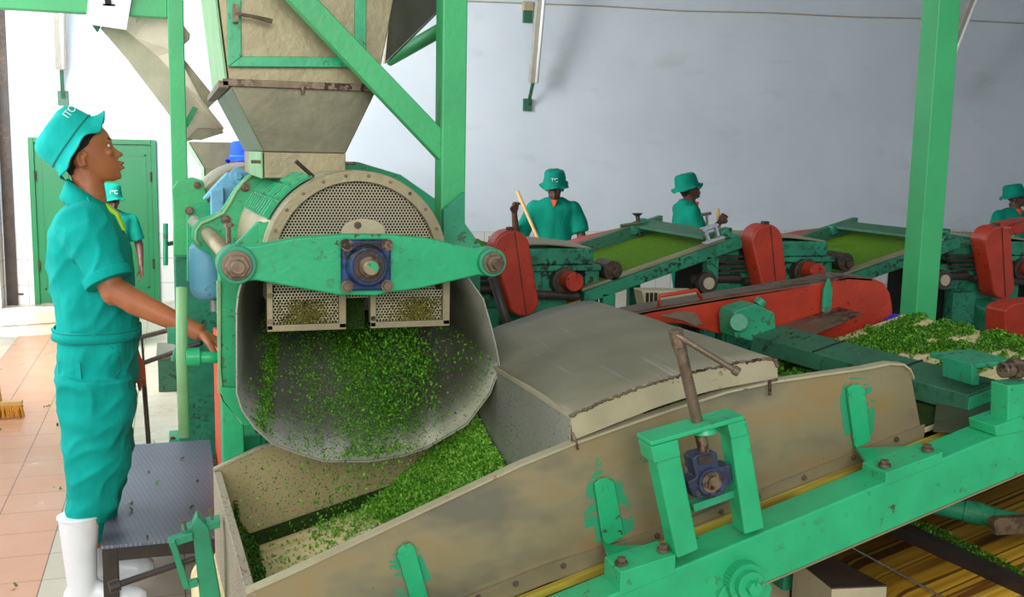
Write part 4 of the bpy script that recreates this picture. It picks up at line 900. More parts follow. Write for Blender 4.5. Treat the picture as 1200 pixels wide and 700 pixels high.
while k < 22000:
    y = random.uniform(YN+.01, YF-.02); x = random.uniform(.36, LN.x-.002); h = pile(x, y); n_ = noise.noise(V((x*16, y*16, 2)))
    d = 1. if h > .012 else .012+.06*max(0, (x-.45)*2)*(.5+n_)*((y-YN)/(YF-YN)*1.6+.1)+.10*((y-YN)/(YF-YN))**3
    if random.random() < d: pts.append((V((x, y, zb_(x)+max(.0, h-.022)+random.random()*.012)), V((0, 0, 1)))); k += 1
for i in range(700): pts.append((V((random.uniform(.16, .6), random.uniform(YN+.02, YF-.05), 0)), V((0, 0, 1))))
pts = [(V((p.x, p.y, zb_(p.x)+.001)) if p.z == 0 else p, n_) for p, n_ in pts]
o = obj('trough_tea', crumbs(pts, (.0035, .008)), 'leaflit'); tag(o, 'loose shreds of bright green tea spread along the trough belt', 'tea'); o['kind'] = 'stuff'
# tea on the upper belt
pts = []; k = 0
while k < 32000:
    x = random.uniform(1.42, 2.475); y = random.uniform(2.17, 2.975)
    if x > 1.80 and y < 2.34: continue
    c_ = noise.noise(V((x*7, y*9, 5)))+.55*noise.noise(V((x*20, y*22, 9)))
    edge = (x > 2.30 and y > 2.93)
    h = max(0., .008+.012*(c_+.45))
    if c_ > -.16 and not edge or random.random() < .03:
        pts.append((V((x, y, zb_(x)+random.random()*h)), V((0, 0, 1)))); k += 1
o = obj('belt_tea', crumbs(pts, (.0035, .0075)), 'leaf'); tag(o, 'patchy green tea layer with bare cream gaps on the upper belt', 'tea'); o['kind'] = 'stuff'
# ------------------------------------------------------------------ lower conveyor and box under the beam
lc = thing('lower_conveyor', 'yellow belt with brown stripes curving round a roller under the green beam', 'conveyor', (2.2, 2.5, 0))
rA = at(980, 668, Y=2.75); rr_ = .115
zL = lambda x: rA.z+.06+.27*(x-rA.x)
n = 14; prof = []
for i in range(n+1):
    a = math.radians(110+150*i/n); prof.append(V((rA.x+.02+rr_*math.cos(a), 0, rA.z-.03+rr_*math.sin(a))))
tp0 = prof[0]; prof = [V((tp0.x+1.6, 0, tp0.z+.43)), V((tp0.x+.8, 0, tp0.z+.215))]+prof+[V((prof[-1].x+1.6, 0, prof[-1].z+.43))]
b = bm_(); loft(b, [[p+V((0, 1.75, 0)) for p in prof], [p+V((0, 2.85, 0)) for p in prof]], closed=False); o = obj('striped_belt', b, 'beltlow', lc, smooth=True); m = o.modifiers.new('s', 'SOLIDIFY'); m.thickness = .008
smooth_auto(o, .9)
b = bm_(); cyl(b, (rA.x+.02, 1.74, rA.z-.03), (rA.x+.02, 2.86, rA.z-.03), rr_-.01, seg=28); obj('roller', b, 'steeldark', lc)
b = bm_(); A, B = at(1034, 612, Y=2.75), at(1200, 691, Z=at(1034, 612, Y=2.75).z); beam(b, A, A+(B-A)*1.25, .05, .05); obj('scraper_bar', b, 'steeldark', lc, .003)
b = bm_(); A2_, B2_ = at(980, 632, Y=2.75), at(1104, 700, Z=at(980, 632, Y=2.75).z); tube(b, [A2_, A2_+(B2_-A2_)*1.3], .0035, 6); obj('taut_wire', b, 'chrome', lc)
b = bm_(); A3, B3 = at(1078, 588, Y=2.62), at(1165, 606, Y=2.45); tube(b, [A3, B3], .032, 20); tube(b, [A3.lerp(B3, .62), A3.lerp(B3, .86)], .037, 20); tube(b, [B3, B3+(B3-A3)*.5], .028, 20); obj('green_pipe', b, 'green2', lc, .002)
b = bm_(); pxp(b, [(1165, 612), (1172, 608), (1215, 606), (1215, 626), (1168, 628)], 2.3, .03); obj('pipe_bracket', b, 'rust', lc, .003)
b = bm_(); bx(b, rA.x-.1, 4.2, 2.87, 2.93, .0, .95); obj('side_frame', b, 'black', lc, .004)  # black panel added to stand for the shade under the near conveyor
b = bm_(); bx(b, rA.x+.2, 4.0, 1.98, 2.02, .12, rA.z+.02); obj('near_frame_rail', b, 'greenbg', lc, .004)
pts = []
for i in range(4200):
    t = random.random(); p = A.lerp(A+(B-A)*1.25, t); pts.append((p+V((.05+abs(random.gauss(0, .07)), 0, .012)), V((0, 0, 1))))
o = obj('dark_tea_strip', crumbs(pts, (.004, .008)), 'leafdark'); tag(o, 'dark tea gathered along the bar over the striped belt', 'tea'); o['kind'] = 'stuff'
cb_ = thing('cream_box_guard', 'scuffed cream box guard under the green beam, beside the striped roller', 'box', at(990, 700, Y=2.25))
b = bm_(); T0, T1, T2, T3 = at(975, 691, Y=2.05), at(928, 655, Y=2.35), at(1000, 650, Y=2.75), at(1036, 688, Y=2.10)
zt0 = T0.z; T1 = at(930, 655, Z=zt0); T2 = at(962, 648, Z=zt0); T3 = at(1040, 688, Z=zt0)
prism(b, [T0, T3, T2, T1], (0, 0, -zt0)); obj('box_body', b, 'cream', cb_, .003)
b = bm_(); prism(b, [T0, T3, T2, T1], (0, 0, .004)); obj('box_top', b, 'steeldark', cb_, .001)
b = bm_(); p = at(912, 660, Y=2.4); bx(b, p.x-.07, p.x+.045, 2.4, 2.46, 0, p.z+.03); obj('end_post', b, 'cream', cb_, .003)
b = bm_(); p = at(918, 665, Y=2.3); bx(b, p.x-.01, p.x+.03, 2.28, 2.36, p.z-.06, p.z+.06); obj('clip', b, 'greenbg', cb_, .003)
# legs of the near conveyor
for (x, y) in ((.55, 1.96), (2.35, 1.96), (.55, 3.04), (2.35, 3.04)):
    b = bm_(); bx(b, x-.03, x+.03, y-.03, y+.03, 0, zt_(x)-.14); obj('leg', b, 'green2', cv, .004)
# left end of the frame: upright, links, rod
Ye = 2.62
b = bm_(); pxp(b, [(231, 605), (244, 618), (262, 720), (236, 720), (225, 618)], Ye, .05); eu = obj('end_post', b, 'green2', cv, .003)
b = bm_(); pxp(b, [(197, 634), (226, 625), (226, 634), (199, 643)], Ye-.01, .03); pxp(b, [(213, 622), (258, 610), (258, 619), (214, 630)], Ye+.01, .05); obj('end_bracket', b, 'green2', eu, .002)
b = bm_(); pxp(b, [(198, 637), (205, 634), (222, 688), (215, 691)], Ye-.02, .02); pxp(b, [(215, 684), (232, 680), (232, 688), (217, 692)], Ye-.01, .02); obj('link_bar', b, 'green2', eu, .002)
for (x, y) in ((218, 622), (249, 609)):
    p = at(x, y, Y=Ye+.01); b = bm_(); cyl(b, p, p+V((-.004, 0, .022)), .0035, seg=8); cyl(b, p+V((-.004, 0, .022)), p+V((-.005, 0, .028)), .0075, seg=6); obj('set_bolt', b, 'rust', eu)
b = bm_(); A, B = at(128, 689, Y=Ye-.03), at(228, 655, Y=Ye+.02); tube(b, [A, B], .0085, 12); tube(b, [A, A+(B-A)*.12], .0155, 10); obj('adjusting_rod', b, 'steeldark', eu, .001)
# ------------------------------------------------------------------ second line of belts and roller mills, farther back
YB0, YB1 = 4.2, 4.97
def yext(px_, py_, Y): return at(px_, py_, Y=Y)
def inclined(label, lo, hi, fl, fh):
    """lo/hi: near-edge pixels (Y=4.2) of the belt line; returns nothing"""
    A, B = at(*lo, Y=YB0), at(*hi, Y=YB0); sl = (B.z-A.z)/(B.x-A.x)
    e = thing('inclined_conveyor', label, 'conveyor', ((A.x+B.x)/2, 4.6, 0), 'inclined belts of the rear line')
    z = lambda x: A.z+sl*(x-A.x)
    b = bm_(); slab(b, A.x, B.x, YB0-.05, YB0, -.055, .0, z); obj('side_beam', b, 'greenbg', e, .004)
    b = bm_(); slab(b, A.x, B.x-.05, YB0-.02, YB0+.03, .0, .012, z); obj('beam_cap', b, 'khaki', e, .002)
    b = bm_(); slab(b, A.x, B.x, YB1, YB1+.05, -.055, .045, z); obj('side_beam', b, 'greendark', e, .004)
    b = bm_(); slab(b, A.x-.05, B.x+.02, YB0+.0, YB1, -.05, -.04, z); obj('belt', b, 'beltyellow', e)
    b = bm_(); cyl(b, (B.x+.02, YB0+.01, z(B.x)-.085), (B.x+.02, YB1-.01, z(B.x)-.085), .04, seg=24); obj('head_roller', b, 'black', e)
    b = bm_(); nx, ny = 30, 26; G = [[b.verts.new((A.x-.05+(B.x+.06-A.x)*i/nx, YB0+.01+(YB1-YB0-.02)*j/ny, z(A.x-.05+(B.x+.06-A.x)*i/nx)-.022+.008*noise.noise(V((i*.35, j*.35, A.x))))) for j in range(ny+1)] for i in range(nx+1)]
    for i in range(nx):
        for j in range(ny): b.faces.new((G[i][j], G[i+1][j], G[i+1][j+1], G[i][j+1]))
    o = obj('tea_layer', b, 'tea', None, smooth=True, keep=True); o['kind'] = 'stuff'; tag(o, 'smooth green tea layer on the '+label.split(',')[0], 'tea', 'fine tea on the rear belts')
    xm = A.x+(B.x-A.x)*.86
    b = bm_(); slab(b, xm-.06, xm+.04, YB0+.02, YB1, .030, .045, z); cbm = obj('cross_beam', b, 'greendark', e, .004)
    b = bm_(); slab(b, xm+.03, xm+.07, YB0-.02, YB0+.05, -.0, .05, z); obj('beam_bracket', b, 'greenbg', e, .003); b = bm_(); slab(b, xm-.08, xm-.04, YB1-.03, YB1+.03, .0, .05, z); obj('beam_bracket', b, 'greenbg', e, .003)
    for x in (A.x+.12, B.x-.15):
        for y in (YB0-.03, YB1+.02):
            b = bm_(); bx(b, x-.03, x+.03, y-.02, y+.02, 0, z(x)-.05); obj('leg', b, 'greenbg', e)
    b = bm_(); slab(b, A.x+.1, B.x-.1, YB0+.06, YB0+.10, -.35, -.30, z); obj('lower_rail', b, 'black', e)
    return e, z, A, B, xm, sl
labels = ['rear inclined tea belt between the first and second red chain guards',
          'rear inclined tea belt crossed by the right green post']
I1 = inclined(labels[0], (680, 341), (864, 276), None, None)
I2 = inclined(labels[1], (958, 332), (1118, 277), None, None)
# flat receiving belt at far left of the line
b = bm_(); nx, ny = 16, 16; L0, L1 = at(470, 285, Y=YB0), at(596, 283, Y=YB0)
def flat_end(label, x0, x1, z0, z1):
    e = thing('receiving_belt', label, 'conveyor', ((x0+x1)/2, 4.6, 0))
    z = lambda x: z0+(z1-z0)*(x-x0)/(x1-x0)
    b = bm_(); slab(b, x0, x1, YB0, YB1, -.03, -.015, z); obj('belt', b, 'belt', e)
    b = bm_(); slab(b, x0, x1-.02, YB0-.05, YB0, -.09, -.02, z); slab(b, x0, x1-.02, YB1, YB1+.05, -.09, -.02, z); obj('side_beam', b, 'greenbg', e, .003)
    b = bm_(); cyl(b, (x1, YB0, z(x1)-.05), (x1, YB1, z(x1)-.05), .04, seg=20); obj('head_roller', b, 'black', e)
    for x in (x0+.1, x1-.2): b = bm_(); bx(b, x-.03, x+.03, YB0-.04, YB0, 0, z(x)-.08); obj('leg', b, 'greenbg', e)
    b = bm_(); G = [[b.verts.new((x0+(x1-x0-.03)*i/16, YB0+.02+(YB1-YB0-.04)*j/16, z(x0+(x1-x0)*i/16)+.02*(1-i/16)+.008*noise.noise(V((i*.6, j*.6, x0))))) for j in range(17)] for i in range(17)]
    for i in range(16):
        for j in range(16): b.faces.new((G[i][j], G[i+1][j], G[i+1][j+1], G[i][j+1]))
    o = obj('tea_layer', b, 'tea', None, smooth=True, keep=True); o['kind'] = 'stuff'; tag(o, 'dark green tea layer just right of the middle green post', 'tea')
p0, p1 = at(540, 281, Y=YB0), at(612, 290, Y=YB0)
flat_end('rear flat tea belt just right of the middle green post', p0.x-.4, p1.x-.03, at(560, 287, Y=YB0).z, at(590, 292, Y=YB0).z)
# roller mill unit with chain guard, anchored at the top of its guard (Y=4.1)
def mill(ax, az, label, guard_label, first):
    gx = ax; e = thing('roller_mill', label, 'machine', (gx+.2, 4.5, 0), 'green roller mills of the rear line')
    Y0, Y1 = 4.22, 4.72
    b = bm_(); bx(b, gx+.13, gx+.44, Y0, Y1, az-.165, az-.09); obj('top_housing', b, 'greenbg', e, .008)
    b = bm_(); bx(b, gx+.10, gx+.47, Y0-.02, Y1, az-.19, az-.165); obj('housing_flange', b, 'greenbg', e, .004)
    b = bm_(); bx(b, gx+.12, gx+.20, Y0, Y0+.05, az-.52, az-.19); bx(b, gx+.40, gx+.47, Y0, Y0+.05, az-.42, az-.19); bx(b, gx+.12, gx+.47, Y0, Y0+.05, az-.44, az-.39); bx(b, gx+.12, gx+.32, Y0+.01, Y0+.05, az-.42, az-.13); obj('side_frame', b, 'greenbg', e, .005)
    b = bm_(); bx(b, gx-.12, gx+.14, Y0, Y0+.06, az-.62, az-.10); obj('side_frame', b, 'greenbg', e, .01)
    b = bm_(); bx(b, gx-.12, gx+.45, Y0+.06, Y1, az-.60, az-.19); obj('mill_core', b, 'black', e)
    b = bm_(); cyl(b, (gx+.07, Y0-.03, az-.40), (gx+.07, Y0+.1, az-.62), .07, seg=20); bx(b, gx-.1, gx+.45, Y0-.01, Y0+.1, az-.62, az-.50); obj('bed_casting', b, 'greenbg', e, .008)
    b = bm_(); bx(b, gx-.12, gx+.5, Y0, Y1, .02, az-.60); obj('mill_base', b, 'greenbg', e, .01)
    b = bm_(); cyl(b, (gx+.29, Y0-.05, az-.235), (gx+.29, Y0, az-.235), .062, seg=24); obj('roller_bearing', b, 'steeldark', e, .004)
    b = bm_(); cyl(b, (gx+.30, Y0-.13, az-.225), (gx+.30, Y0-.05, az-.225), .042, seg=24); obj('shaft_cap', b, 'red', e, .004)
    b = bm_(); cyl(b, (gx+.52, Y0-.04, az-.19), (gx+.52, Y0+.1, az-.19), .045, seg=16); cyl(b, (gx+.53, Y0-.06, az-.20), (gx+.53, Y0-.04, az-.20), .02, seg=8); obj('end_bearing', b, 'steeldark', e, .003)
    b = bm_(); cyl(b, (gx-.05, Y0-.05, az-.27), (gx+.35, Y0-.05, az-.30), .018, seg=12); obj('adjusting_rod', b, 'steeldark', e)
    b = bm_(); tube(b, [(gx-.30, Y0-.02, az-.26), (gx-.05, Y0-.02, az-.26)], .022, 12); tube(b, [(gx-.26, Y0-.10, az-.27), (gx-.26, Y0-.06, az-.27)], .05, 20); ar = obj('take_up_shaft', b, 'steeldark', e, .003)
    b = bm_(); tube(b, [(gx-.26, Y0-.108, az-.27), (gx-.26, Y0-.10, az-.27)], .028, 16); obj('shaft_washer', b, 'cream', ar)
    b = bm_(); bx(b, gx-.18, gx-.06, Y0-.02, Y0+.04, az-.18, az-.10); bx(b, gx-.22, gx-.10, Y0-.02, Y0+.02, az-.33, az-.20); bx(b, gx-.16, gx-.02, Y0-.06, Y0, az-.50, az-.34); obj('adjuster_block', b, 'greenbg', e, .006)
    b = bm_()
    for k in range(4): bx(b, gx-.20+.01*k, gx-.02, Y0-.05, Y0-.01, az-.16-.022*k, az-.15-.022*k)
    obj('spring_plates', b, 'steeldark', e)
    b = bm_(); sheet(b, [V((gx+.02, Y0+.0, az-.065)), V((gx+.22, Y0+.0, az-.068)), V((gx+.42, Y0, az-.088))], [V((gx+.02, Y1-.25, az-.055)), V((gx+.22, Y1-.25, az-.058)), V((gx+.42, Y1-.25, az-.08))], .006); obj('mill_lid', b, 'khaki', e)
    g = thing('chain_guard', guard_label, 'guard', (gx, 4.1, az-.1), 'tilted oblong red chain guards of the rear line')
    ang = math.radians(14); H_ = .235; pts = []; c1 = V((gx, 4.06, az-.075)); c2 = c1+V((math.sin(ang)*H_*1.05, 0, -math.cos(ang)*H_))
    for k in range(19): a = PI*k/18-ang*-1*0; pts.append(c1+V((.082*math.cos(a-ang*-0+.0), 0, .078*math.sin(a))))
    for k in range(19): a = PI+PI*k/18; pts.append(c2+V((.068*math.cos(a), 0, .062*math.sin(a))))
    b = bm_(); prism(b, pts, (0, .11, 0)); cs = obj('guard_case', b, 'red', g, .012)
    b = bm_(); beam(b, c1+V((.01, -.002, .07)), c2+V((.01, -.002, -.05)), .003, .003); obj('case_seam', b, 'steeldark', cs)
    b = bm_(); box(b, c1+V((0, .03, .082)), (.03, .03, .016)); obj('guard_lug', b, 'steeldark', cs, .003)
    return e, g
tops = [at(597, 270, Y=4.1), at(895, 263, Y=4.1), at(1165, 265, Y=4.1)]
L = [('green roller mill under the worker with lowered head', 'red chain guard nearest the drum machine'),
     ('green roller mill at the head of the belt with the bright white bracket', 'red chain guard between the two rear inclined belts'),
     ('green roller mill in front of the rightmost worker', 'red chain guard right of the right green post')]
for i, t in enumerate(tops): mill(t.x, t.z, L[i][0], L[i][1], i == 0)
# dark drain pipe leaning at the first mill, before the hood
b = bm_(); tube(b, [at(577, 325, Y=3.9), at(594, 378, Y=3.9), V((at(596, 400, Y=3.9).x+.05, 3.9, 0))], .02, 12); tag(obj('leaning_pipe', b, 'steeldark', smooth=True), 'dark leaning pipe between the right beam end and the first red guard', 'pipe')
# red gutters behind the inclined belts
def gutter(pts, label):
    n_ = len(pts)//2+1; b = bm_(); P = [at(x, y, Y=5.12) for x, y in pts]; prism(b, P, (0, .05, 0)); g = thing('red_gutter', label, 'gutter', (P[0].x, 5.12, 1.), 'red gutters behind the rear belts'); obj('gutter_side', b, 'red', g, .01)
    for p in (P[1], P[n_-2] if 0 else P[3]): b = bm_(); bx(b, p.x-.02, p.x+.02, 5.13, 5.17, 0, p.z-.04); obj('leg', b, 'greenbg', g)
    n_ = len(pts)//2+1; b = bm_(); Q = P[:n_]; loft(b, [[p, p+V((0, .20, 0)), p+V((0, .20, -.012)), p+V((0, 0, -.012))] for p in Q]); obj('gutter_top', b, 'red', g)
gutter([(670, 305), (672, 293), (680, 286), (700, 280), (745, 270), (762, 267), (764, 276), (735, 285), (700, 292), (684, 300), (680, 312)], 'red gutter behind the belt below the screw adjuster')
gutter([(905, 282), (930, 279), (960, 273), (996, 269), (996, 280), (960, 290), (905, 296)], 'red gutter behind the belt left of the right green post')
gutter([(1185, 266), (1195, 262), (1215, 258), (1260, 254), (1260, 266), (1215, 270), (1190, 276)], 'red gutter at the right edge, below the rightmost worker')
# grey cloth heap by the gutter
b = bm_(); q = at(708, 296, Y=5.05); ell(b, q, (.17, .10, .06)); ell(b, q+V((.08, 0, .01)), (.12, .09, .05)); ell(b, q+V((-.12, 0, -.02)), (.10, .07, .05))
o = obj('grey_cloth_heap', remesh(b, .012, 2, .03, 12), 'galv'); tag(o, 'crumpled grey sheet lying beside the red gutter', 'sheet')
# screw adjuster with cross handle (rear belt)
sa_ = thing('screw_adjuster', 'small dark screw adjuster with cross handle above the rear belt', 'adjuster', at(752, 280, Y=4.95))
b = bm_(); tube(b, [at(747, 252, Y=4.95), at(750, 278, Y=4.95)], .012, 8); tube(b, [at(747, 250, Y=4.95), at(747, 253, Y=4.95)], [.03, .015], 10); obj('spindle', b, 'steeldark', sa_)
b = bm_(); tube(b, [at(727, 265, Y=4.95), at(752, 261, Y=4.93)], .009, 8); obj('cross_handle', b, 'galv', sa_)
b = bm_(); pxp(b, [(745, 262), (758, 256), (761, 262), (762, 272), (747, 272)], 4.93, .06); obj('adjuster_block', b, 'greenbg', sa_, .004)
# bright bracket
wb = thing('bright_bracket', 'bright white metal bracket catching light at the head of the rear belt', 'bracket', at(836, 278, Y=4.15))
b = bm_(); pxp(b, [(823, 268), (842, 262), (843, 265), (824, 272)], 4.13, .03); obj('bracket_top', b, 'chrome', wb, .002)
b = bm_(); pxp(b, [(828, 271), (838, 267), (838, 271), (829, 274)], 4.14, .02); pxp(b, [(826, 271), (829, 271), (833, 281), (830, 283)], 4.13, .02); pxp(b, [(838, 266), (841, 265), (844, 276), (841, 278)], 4.13, .02); obj('bracket_legs', b, 'chrome', wb, .001)
b = bm_(); pxp(b, [(826, 285), (850, 277), (850, 279), (827, 287)], 4.13, .03); obj('bracket_foot', b, 'chrome', wb, .001)
b = bm_(); tube(b, [at(829, 265, Y=4.16), at(828, 252, Y=4.16)], .006, 8); tube(b, [at(822, 252, Y=4.16), at(833, 250, Y=4.16)], .007, 8); obj('handle', b, 'galv', wb)
# dark bulk under the rear line and third red guard cap at the right edge
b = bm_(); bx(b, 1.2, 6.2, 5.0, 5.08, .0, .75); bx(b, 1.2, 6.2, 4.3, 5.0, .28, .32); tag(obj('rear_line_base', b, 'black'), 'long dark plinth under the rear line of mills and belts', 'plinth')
b = bm_(); pxp(b, [(1178, 364), (1185, 358), (1198, 354), (1225, 352), (1225, 700), (1176, 700)], 3.5, .12); g = tag(obj('red_cover', b, 'red', bevel=.01), 'small red cover behind the tea-covered belt at the right edge', 'cover')
# ------------------------------------------------------------------ people
HS = .00302   # metres per traced head pixel
def head_bm(b, T, nose=True):
    """skull, jaw, face and neck; x forward, z up, origin at the ear"""
    rings = [(138, 106, 88, .030), (141.5, 113, 80, .052), (147, 120.5, 73, .066), (153, 125.5, 69, .073), (160, 129, 67, .076), (165, 131, 66.5, .077), (169, 129.6, 66.5, .076), (173, 130.5, 67, .075), (178, 132.5, 68, .073), (183, 134.5, 70, .071), (188, 137.5, 73, .067), (192, 139.5, 78, .063), (196, 139.5, 84, .059), (200, 139, 91, .054), (204, 139.2, 98, .049), (208, 138.8, 105, .042), (211, 137, 110, .034), (213.5, 132, 116, .022)]
    R = []
    for y, xf, xb, hw in rings:
        z = (186-y)*HS; f, k = (xf-96)*HS, (xb-96)*HS; c = (f+k)/2+ (0.004); a = (f-k)/2; r = []
        for i in range(28):
            t = 2*PI*i/28; cx_, sy = math.cos(t), math.sin(t)
            e = .78 if cx_ > 0 else .92
            ex = 2/2.5
            x = c+a*math.copysign(abs(cx_)**.9, cx_); w = hw*math.copysign(abs(sy)**.88, sy)
            if y > 186 and cx_ > 0: w *= 1-.22*cx_*min(1, (y-186)/20)
            r.append(T @ V((x, w, z)))
        R.append(r)
    loft(b, R)
    P = lambda x, y, s=0.: T @ V(((x-96)*HS, s, (186-y)*HS))
    # neck
    tube(b, [P(97, 196), P(103, 214), P(104, 232), P(102, 248)], [.050, .049, .052, .062], 20)
    # nose
    loft(b, [[P(129.5, 166, s*.006) if i < 2 else P(122, 166, s*.012) for i, s in ((0, -1), (0, 1), (2, 1), (2, -1))],
             [P(136, 173, s*.007) if i < 2 else P(126, 173, s*.014) for i, s in ((0, -1), (0, 1), (2, 1), (2, -1))],
             [P(142.8, 178.3, s*.008) if i < 2 else P(130, 180, s*.018) for i, s in ((0, -1), (0, 1), (2, 1), (2, -1))],
             [P(141.3, 183.6, s*.007) if i < 2 else P(131, 185, s*.018) for i, s in ((0, -1), (0, 1), (2, 1), (2, -1))]])
    ell(b, P(141.2, 179.8), (.0095, .0085, .0085), 10)
    for s in (-1, 1): ell(b, P(137.5, 181.8, s*.0125), (.010, .0065, .0065), 10)
    # brow, cheeks, lips, chin
    for s in (-1, 1):
        ell(b, P(127.5, 163.8, s*.030), (.010, .022, .006), 10); ell(b, P(128.5, 178, s*.040), (.014, .018, .016), 10)
    ell(b, P(142.0, 190.2), (.008, .021, .0055), 12); ell(b, P(142.2, 196.6), (.0085, .019, .0058), 12); ell(b, P(138.5, 207), (.010, .018, .012), 12)
    # ears
    for s in (-1, 1):
        c = [P(98.5+6.2*math.cos(q)*.85, 186-8.6*math.sin(q), s*(.079+.006*(math.cos(q) < 0))) for q in [math.radians(a) for a in range(20, 330, 22)]]
        tube(b, c, .0042, 8); ell(b, P(98, 187, s*.075), (.013, .006, .019), 10); ell(b, P(99.5, 194.5, s*.078), (.007, .006, .007), 8)
def eyes(T, par):
    P = lambda x, y, s=0.: T @ V(((x-96)*HS, s, (186-y)*HS))
    for s in (-1, 1):
        b = bm_(); ell(b, P(125.6, 169.2, s*.031), (.0125, .0125, .0105), 14); e = obj('eye', b, 'eye', par, smooth=True)
        b = bm_(); ell(b, P(128.5, 169.0, s*.0318), (.0045, .0058, .0058), 10); obj('pupil', b, 'pupil', e, smooth=True)
        b = bm_(); tube(b, [P(124, 166.0, s*.043), P(128.3, 165.8, s*.036), P(130, 166.6, s*.024)], .0020, 6); obj('eyelid', b, 'hair', e, smooth=True)
        b = bm_(); tube(b, [P(123.0, 161.8, s*.046), P(128.3, 160.4, s*.034), P(130.9, 161.8, s*.018)], [.002, .0034, .002], 6); obj('eyebrow', b, 'hair', par, smooth=True)
def hair(T, par):
    rings = [(138, 112, 86, .036), (142, 118, 78, .060), (147, 120, 70.5, .0725), (153, 117, 66.5, .0785), (160, 111.5, 64.5, .0815), (168, 106, 64.3, .0815), (174, 101, 64.8, .0805), (180, 92, 65.5, .079), (187, 88.5, 68, .075), (195, 87.5, 73, .066), (203, 87, 78.5, .052), (208, 86, 81, .040)]
    b = bm_(); R = []
    for y, xf, xb, hw in rings:
        z = (186-y)*HS; f, k = (xf-96)*HS, (xb-96)*HS; r = []
        cx_ = (135 if y < 190 else 120); F_ = (cx_-96)*HS; c = (F_+k)/2; a = (F_-k)/2
        for i in range(32):
            t = 2*PI*i/32; x = c+a*math.cos(t); w = hw*math.copysign(abs(math.sin(t))**.85, math.sin(t))
            if x > f: x = f; 
            r.append(T @ V((x, w, z)))
        R.append(r)
    loft(b, R); return obj('hair', remesh(b, .005, 2, .003, 60), 'hair', par)
def hat(T, par, mat='hatteal', flare=1.):
    """bucket hat: crown and wavy brim; T places it (z along the crown's axis, x towards the front)"""
    n = 64; b = bm_(); R = []
    prof = [(0.0, .112, .0), (.03, .110, .0), (.045, .108, .0), (.085, .102, .0), (.106, .092, .0), (.114, .072, .0), (.116, .03, .0), (.115, .002, 0)]
    brim = [(-.030, .150, 1.), (-.026, .142, .8), (-.012, .126, .35), (0.004, .113, 0.)] if flare else [(-.036, .131, 1.), (-.032, .128, .8), (-.018, .115, .35), (-.001, .103, 0.)]
    if not flare: prof = [(0, 0, 0), (.03, .101, .0), (.062, .097, .0), (.082, .086, .0), (.090, .066, .0), (.092, .03, .0), (.091, .002, 0)]
    for z, r, w in brim+prof[1:]:
        ring = []
        for i in range(n):
            t = 2*PI*i/n
            wav = w*(.010*math.sin(3*t+.6)+.008*math.sin(5*t+2)+.004*math.sin(9*t))
            cr = .0025*math.sin(7*t+z*60)*(z > .03)
            ring.append(T @ V(((r*1.04+wav*.8+cr)*math.cos(t), (r*.93+wav*.8+cr)*math.sin(t), z+wav+(.006*noise.noise(V((math.cos(t)*3, math.sin(t)*3, z*20))) if z > .03 else 0))))
        R.append(ring)
    loft(b, R, cap=False); bm_last = None
    o = obj('hat', b, mat, par, smooth=True); m = o.modifiers.new('s', 'SOLIDIFY'); m.thickness = .003
    b = bm_(); loft(b, [[T @ V(((.1135-(.0105 if not flare else 0)+d)*1.04*math.cos(2*PI*i/n), (.1135-(.0105 if not flare else 0)+d)*.93*math.sin(2*PI*i/n), z)) for i in range(n)] for z, d in ((.003, .001), (.006, .0024), (.009, .001))], cap=False); obj('hat_seam', b, 'seam', o)
    return o
def hand_bm(b, wrist, d, pn, length=.18, curl=.5, spread=.12, thumb=1):
    """palm with four unequal bent fingers and a side thumb. d: direction of the fingers, pn: palm normal (towards the palm side)"""
    d = V(d).normalized(); pn = V(pn); pn = (pn-d*pn.dot(d)).normalized(); sd = d.cross(pn)*thumb; k = length/.18; w = V(wrist)
    loft(b, [[w+d*t*k+sd*(q*math.cos(a))*k+pn*(h*math.sin(a))*k for a in [2*PI*i/14 for i in range(14)]] for t, q, h in ((-.01, .026, .019), (.02, .032, .017), (.05, .040, .016), (.085, .041, .014), (.098, .036, .011))])
    for i, (o_, L_, r) in enumerate(((.030, .072, .0088), (.010, .080, .0092), (-.011, .074, .0088), (-.030, .058, .0078))):
        base = w+d*.085*k+sd*o_*k; seg = L_*k/3; a = 0; p = base; pts = [w+d*.06*k+sd*o_*k*.9, p]; dirv = (d+sd*(o_*spread*20)).normalized()
        for s in range(3):
            a += curl*(.55 if s == 0 else .75); v = dirv*math.cos(a)+pn*math.sin(a); p = p+v*seg*(1.15 if s == 0 else .95); pts.append(p)
        tube(b, pts, [r*k, r*k, r*.95*k, r*.88*k, r*.74*k], 10); ell(b, pts[-1], (r*.76*k,)*3, 8)
    tb = w+d*.025*k+sd*.028*k+pn*.004; p1 = tb+(sd*.75+d*.75+pn*.25).normalized()*.036*k; p2 = p1+(sd*(.45-.4*curl)+d*.9+pn*(.2+.5*curl)).normalized()*.030*k; p3 = p2+(sd*(.2-.5*curl)+d*.9+pn*(.2+.7*curl)).normalized()*.024*k
    tube(b, [w+d*.01*k+sd*.012*k, tb, p1, p2, p3], [.014*k, .0145*k, .0115*k, .0105*k, .0085*k], 10); ell(b, p3, (.0085*k,)*3, 8)
def arm_bm(b, sh, el, wr, r=(.052, .044, .043, .040, .030, .026)):
    sh, el, wr = V(sh), V(el), V(wr)
    tube(b, [sh, sh.lerp(el, .5), el.lerp(sh, .06), el.lerp(wr, .25), el.lerp(wr, .75), wr], list(r), 18)
    ell(b, el, (r[2], r[2], r[2]), 14); ell(b, sh, (r[0],)*3, 14)
def rings_bm(b, rings, T, n=28, pw=.85):
    loft(b, [[T @ V((cx_+a*math.copysign(abs(math.cos(t))**pw, math.cos(t)), cy+w*math.copysign(abs(math.sin(t))**pw, math.sin(t)), z)) for t in [2*PI*i/n for i in range(n)]] for z, cx_, cy, a, w in rings])
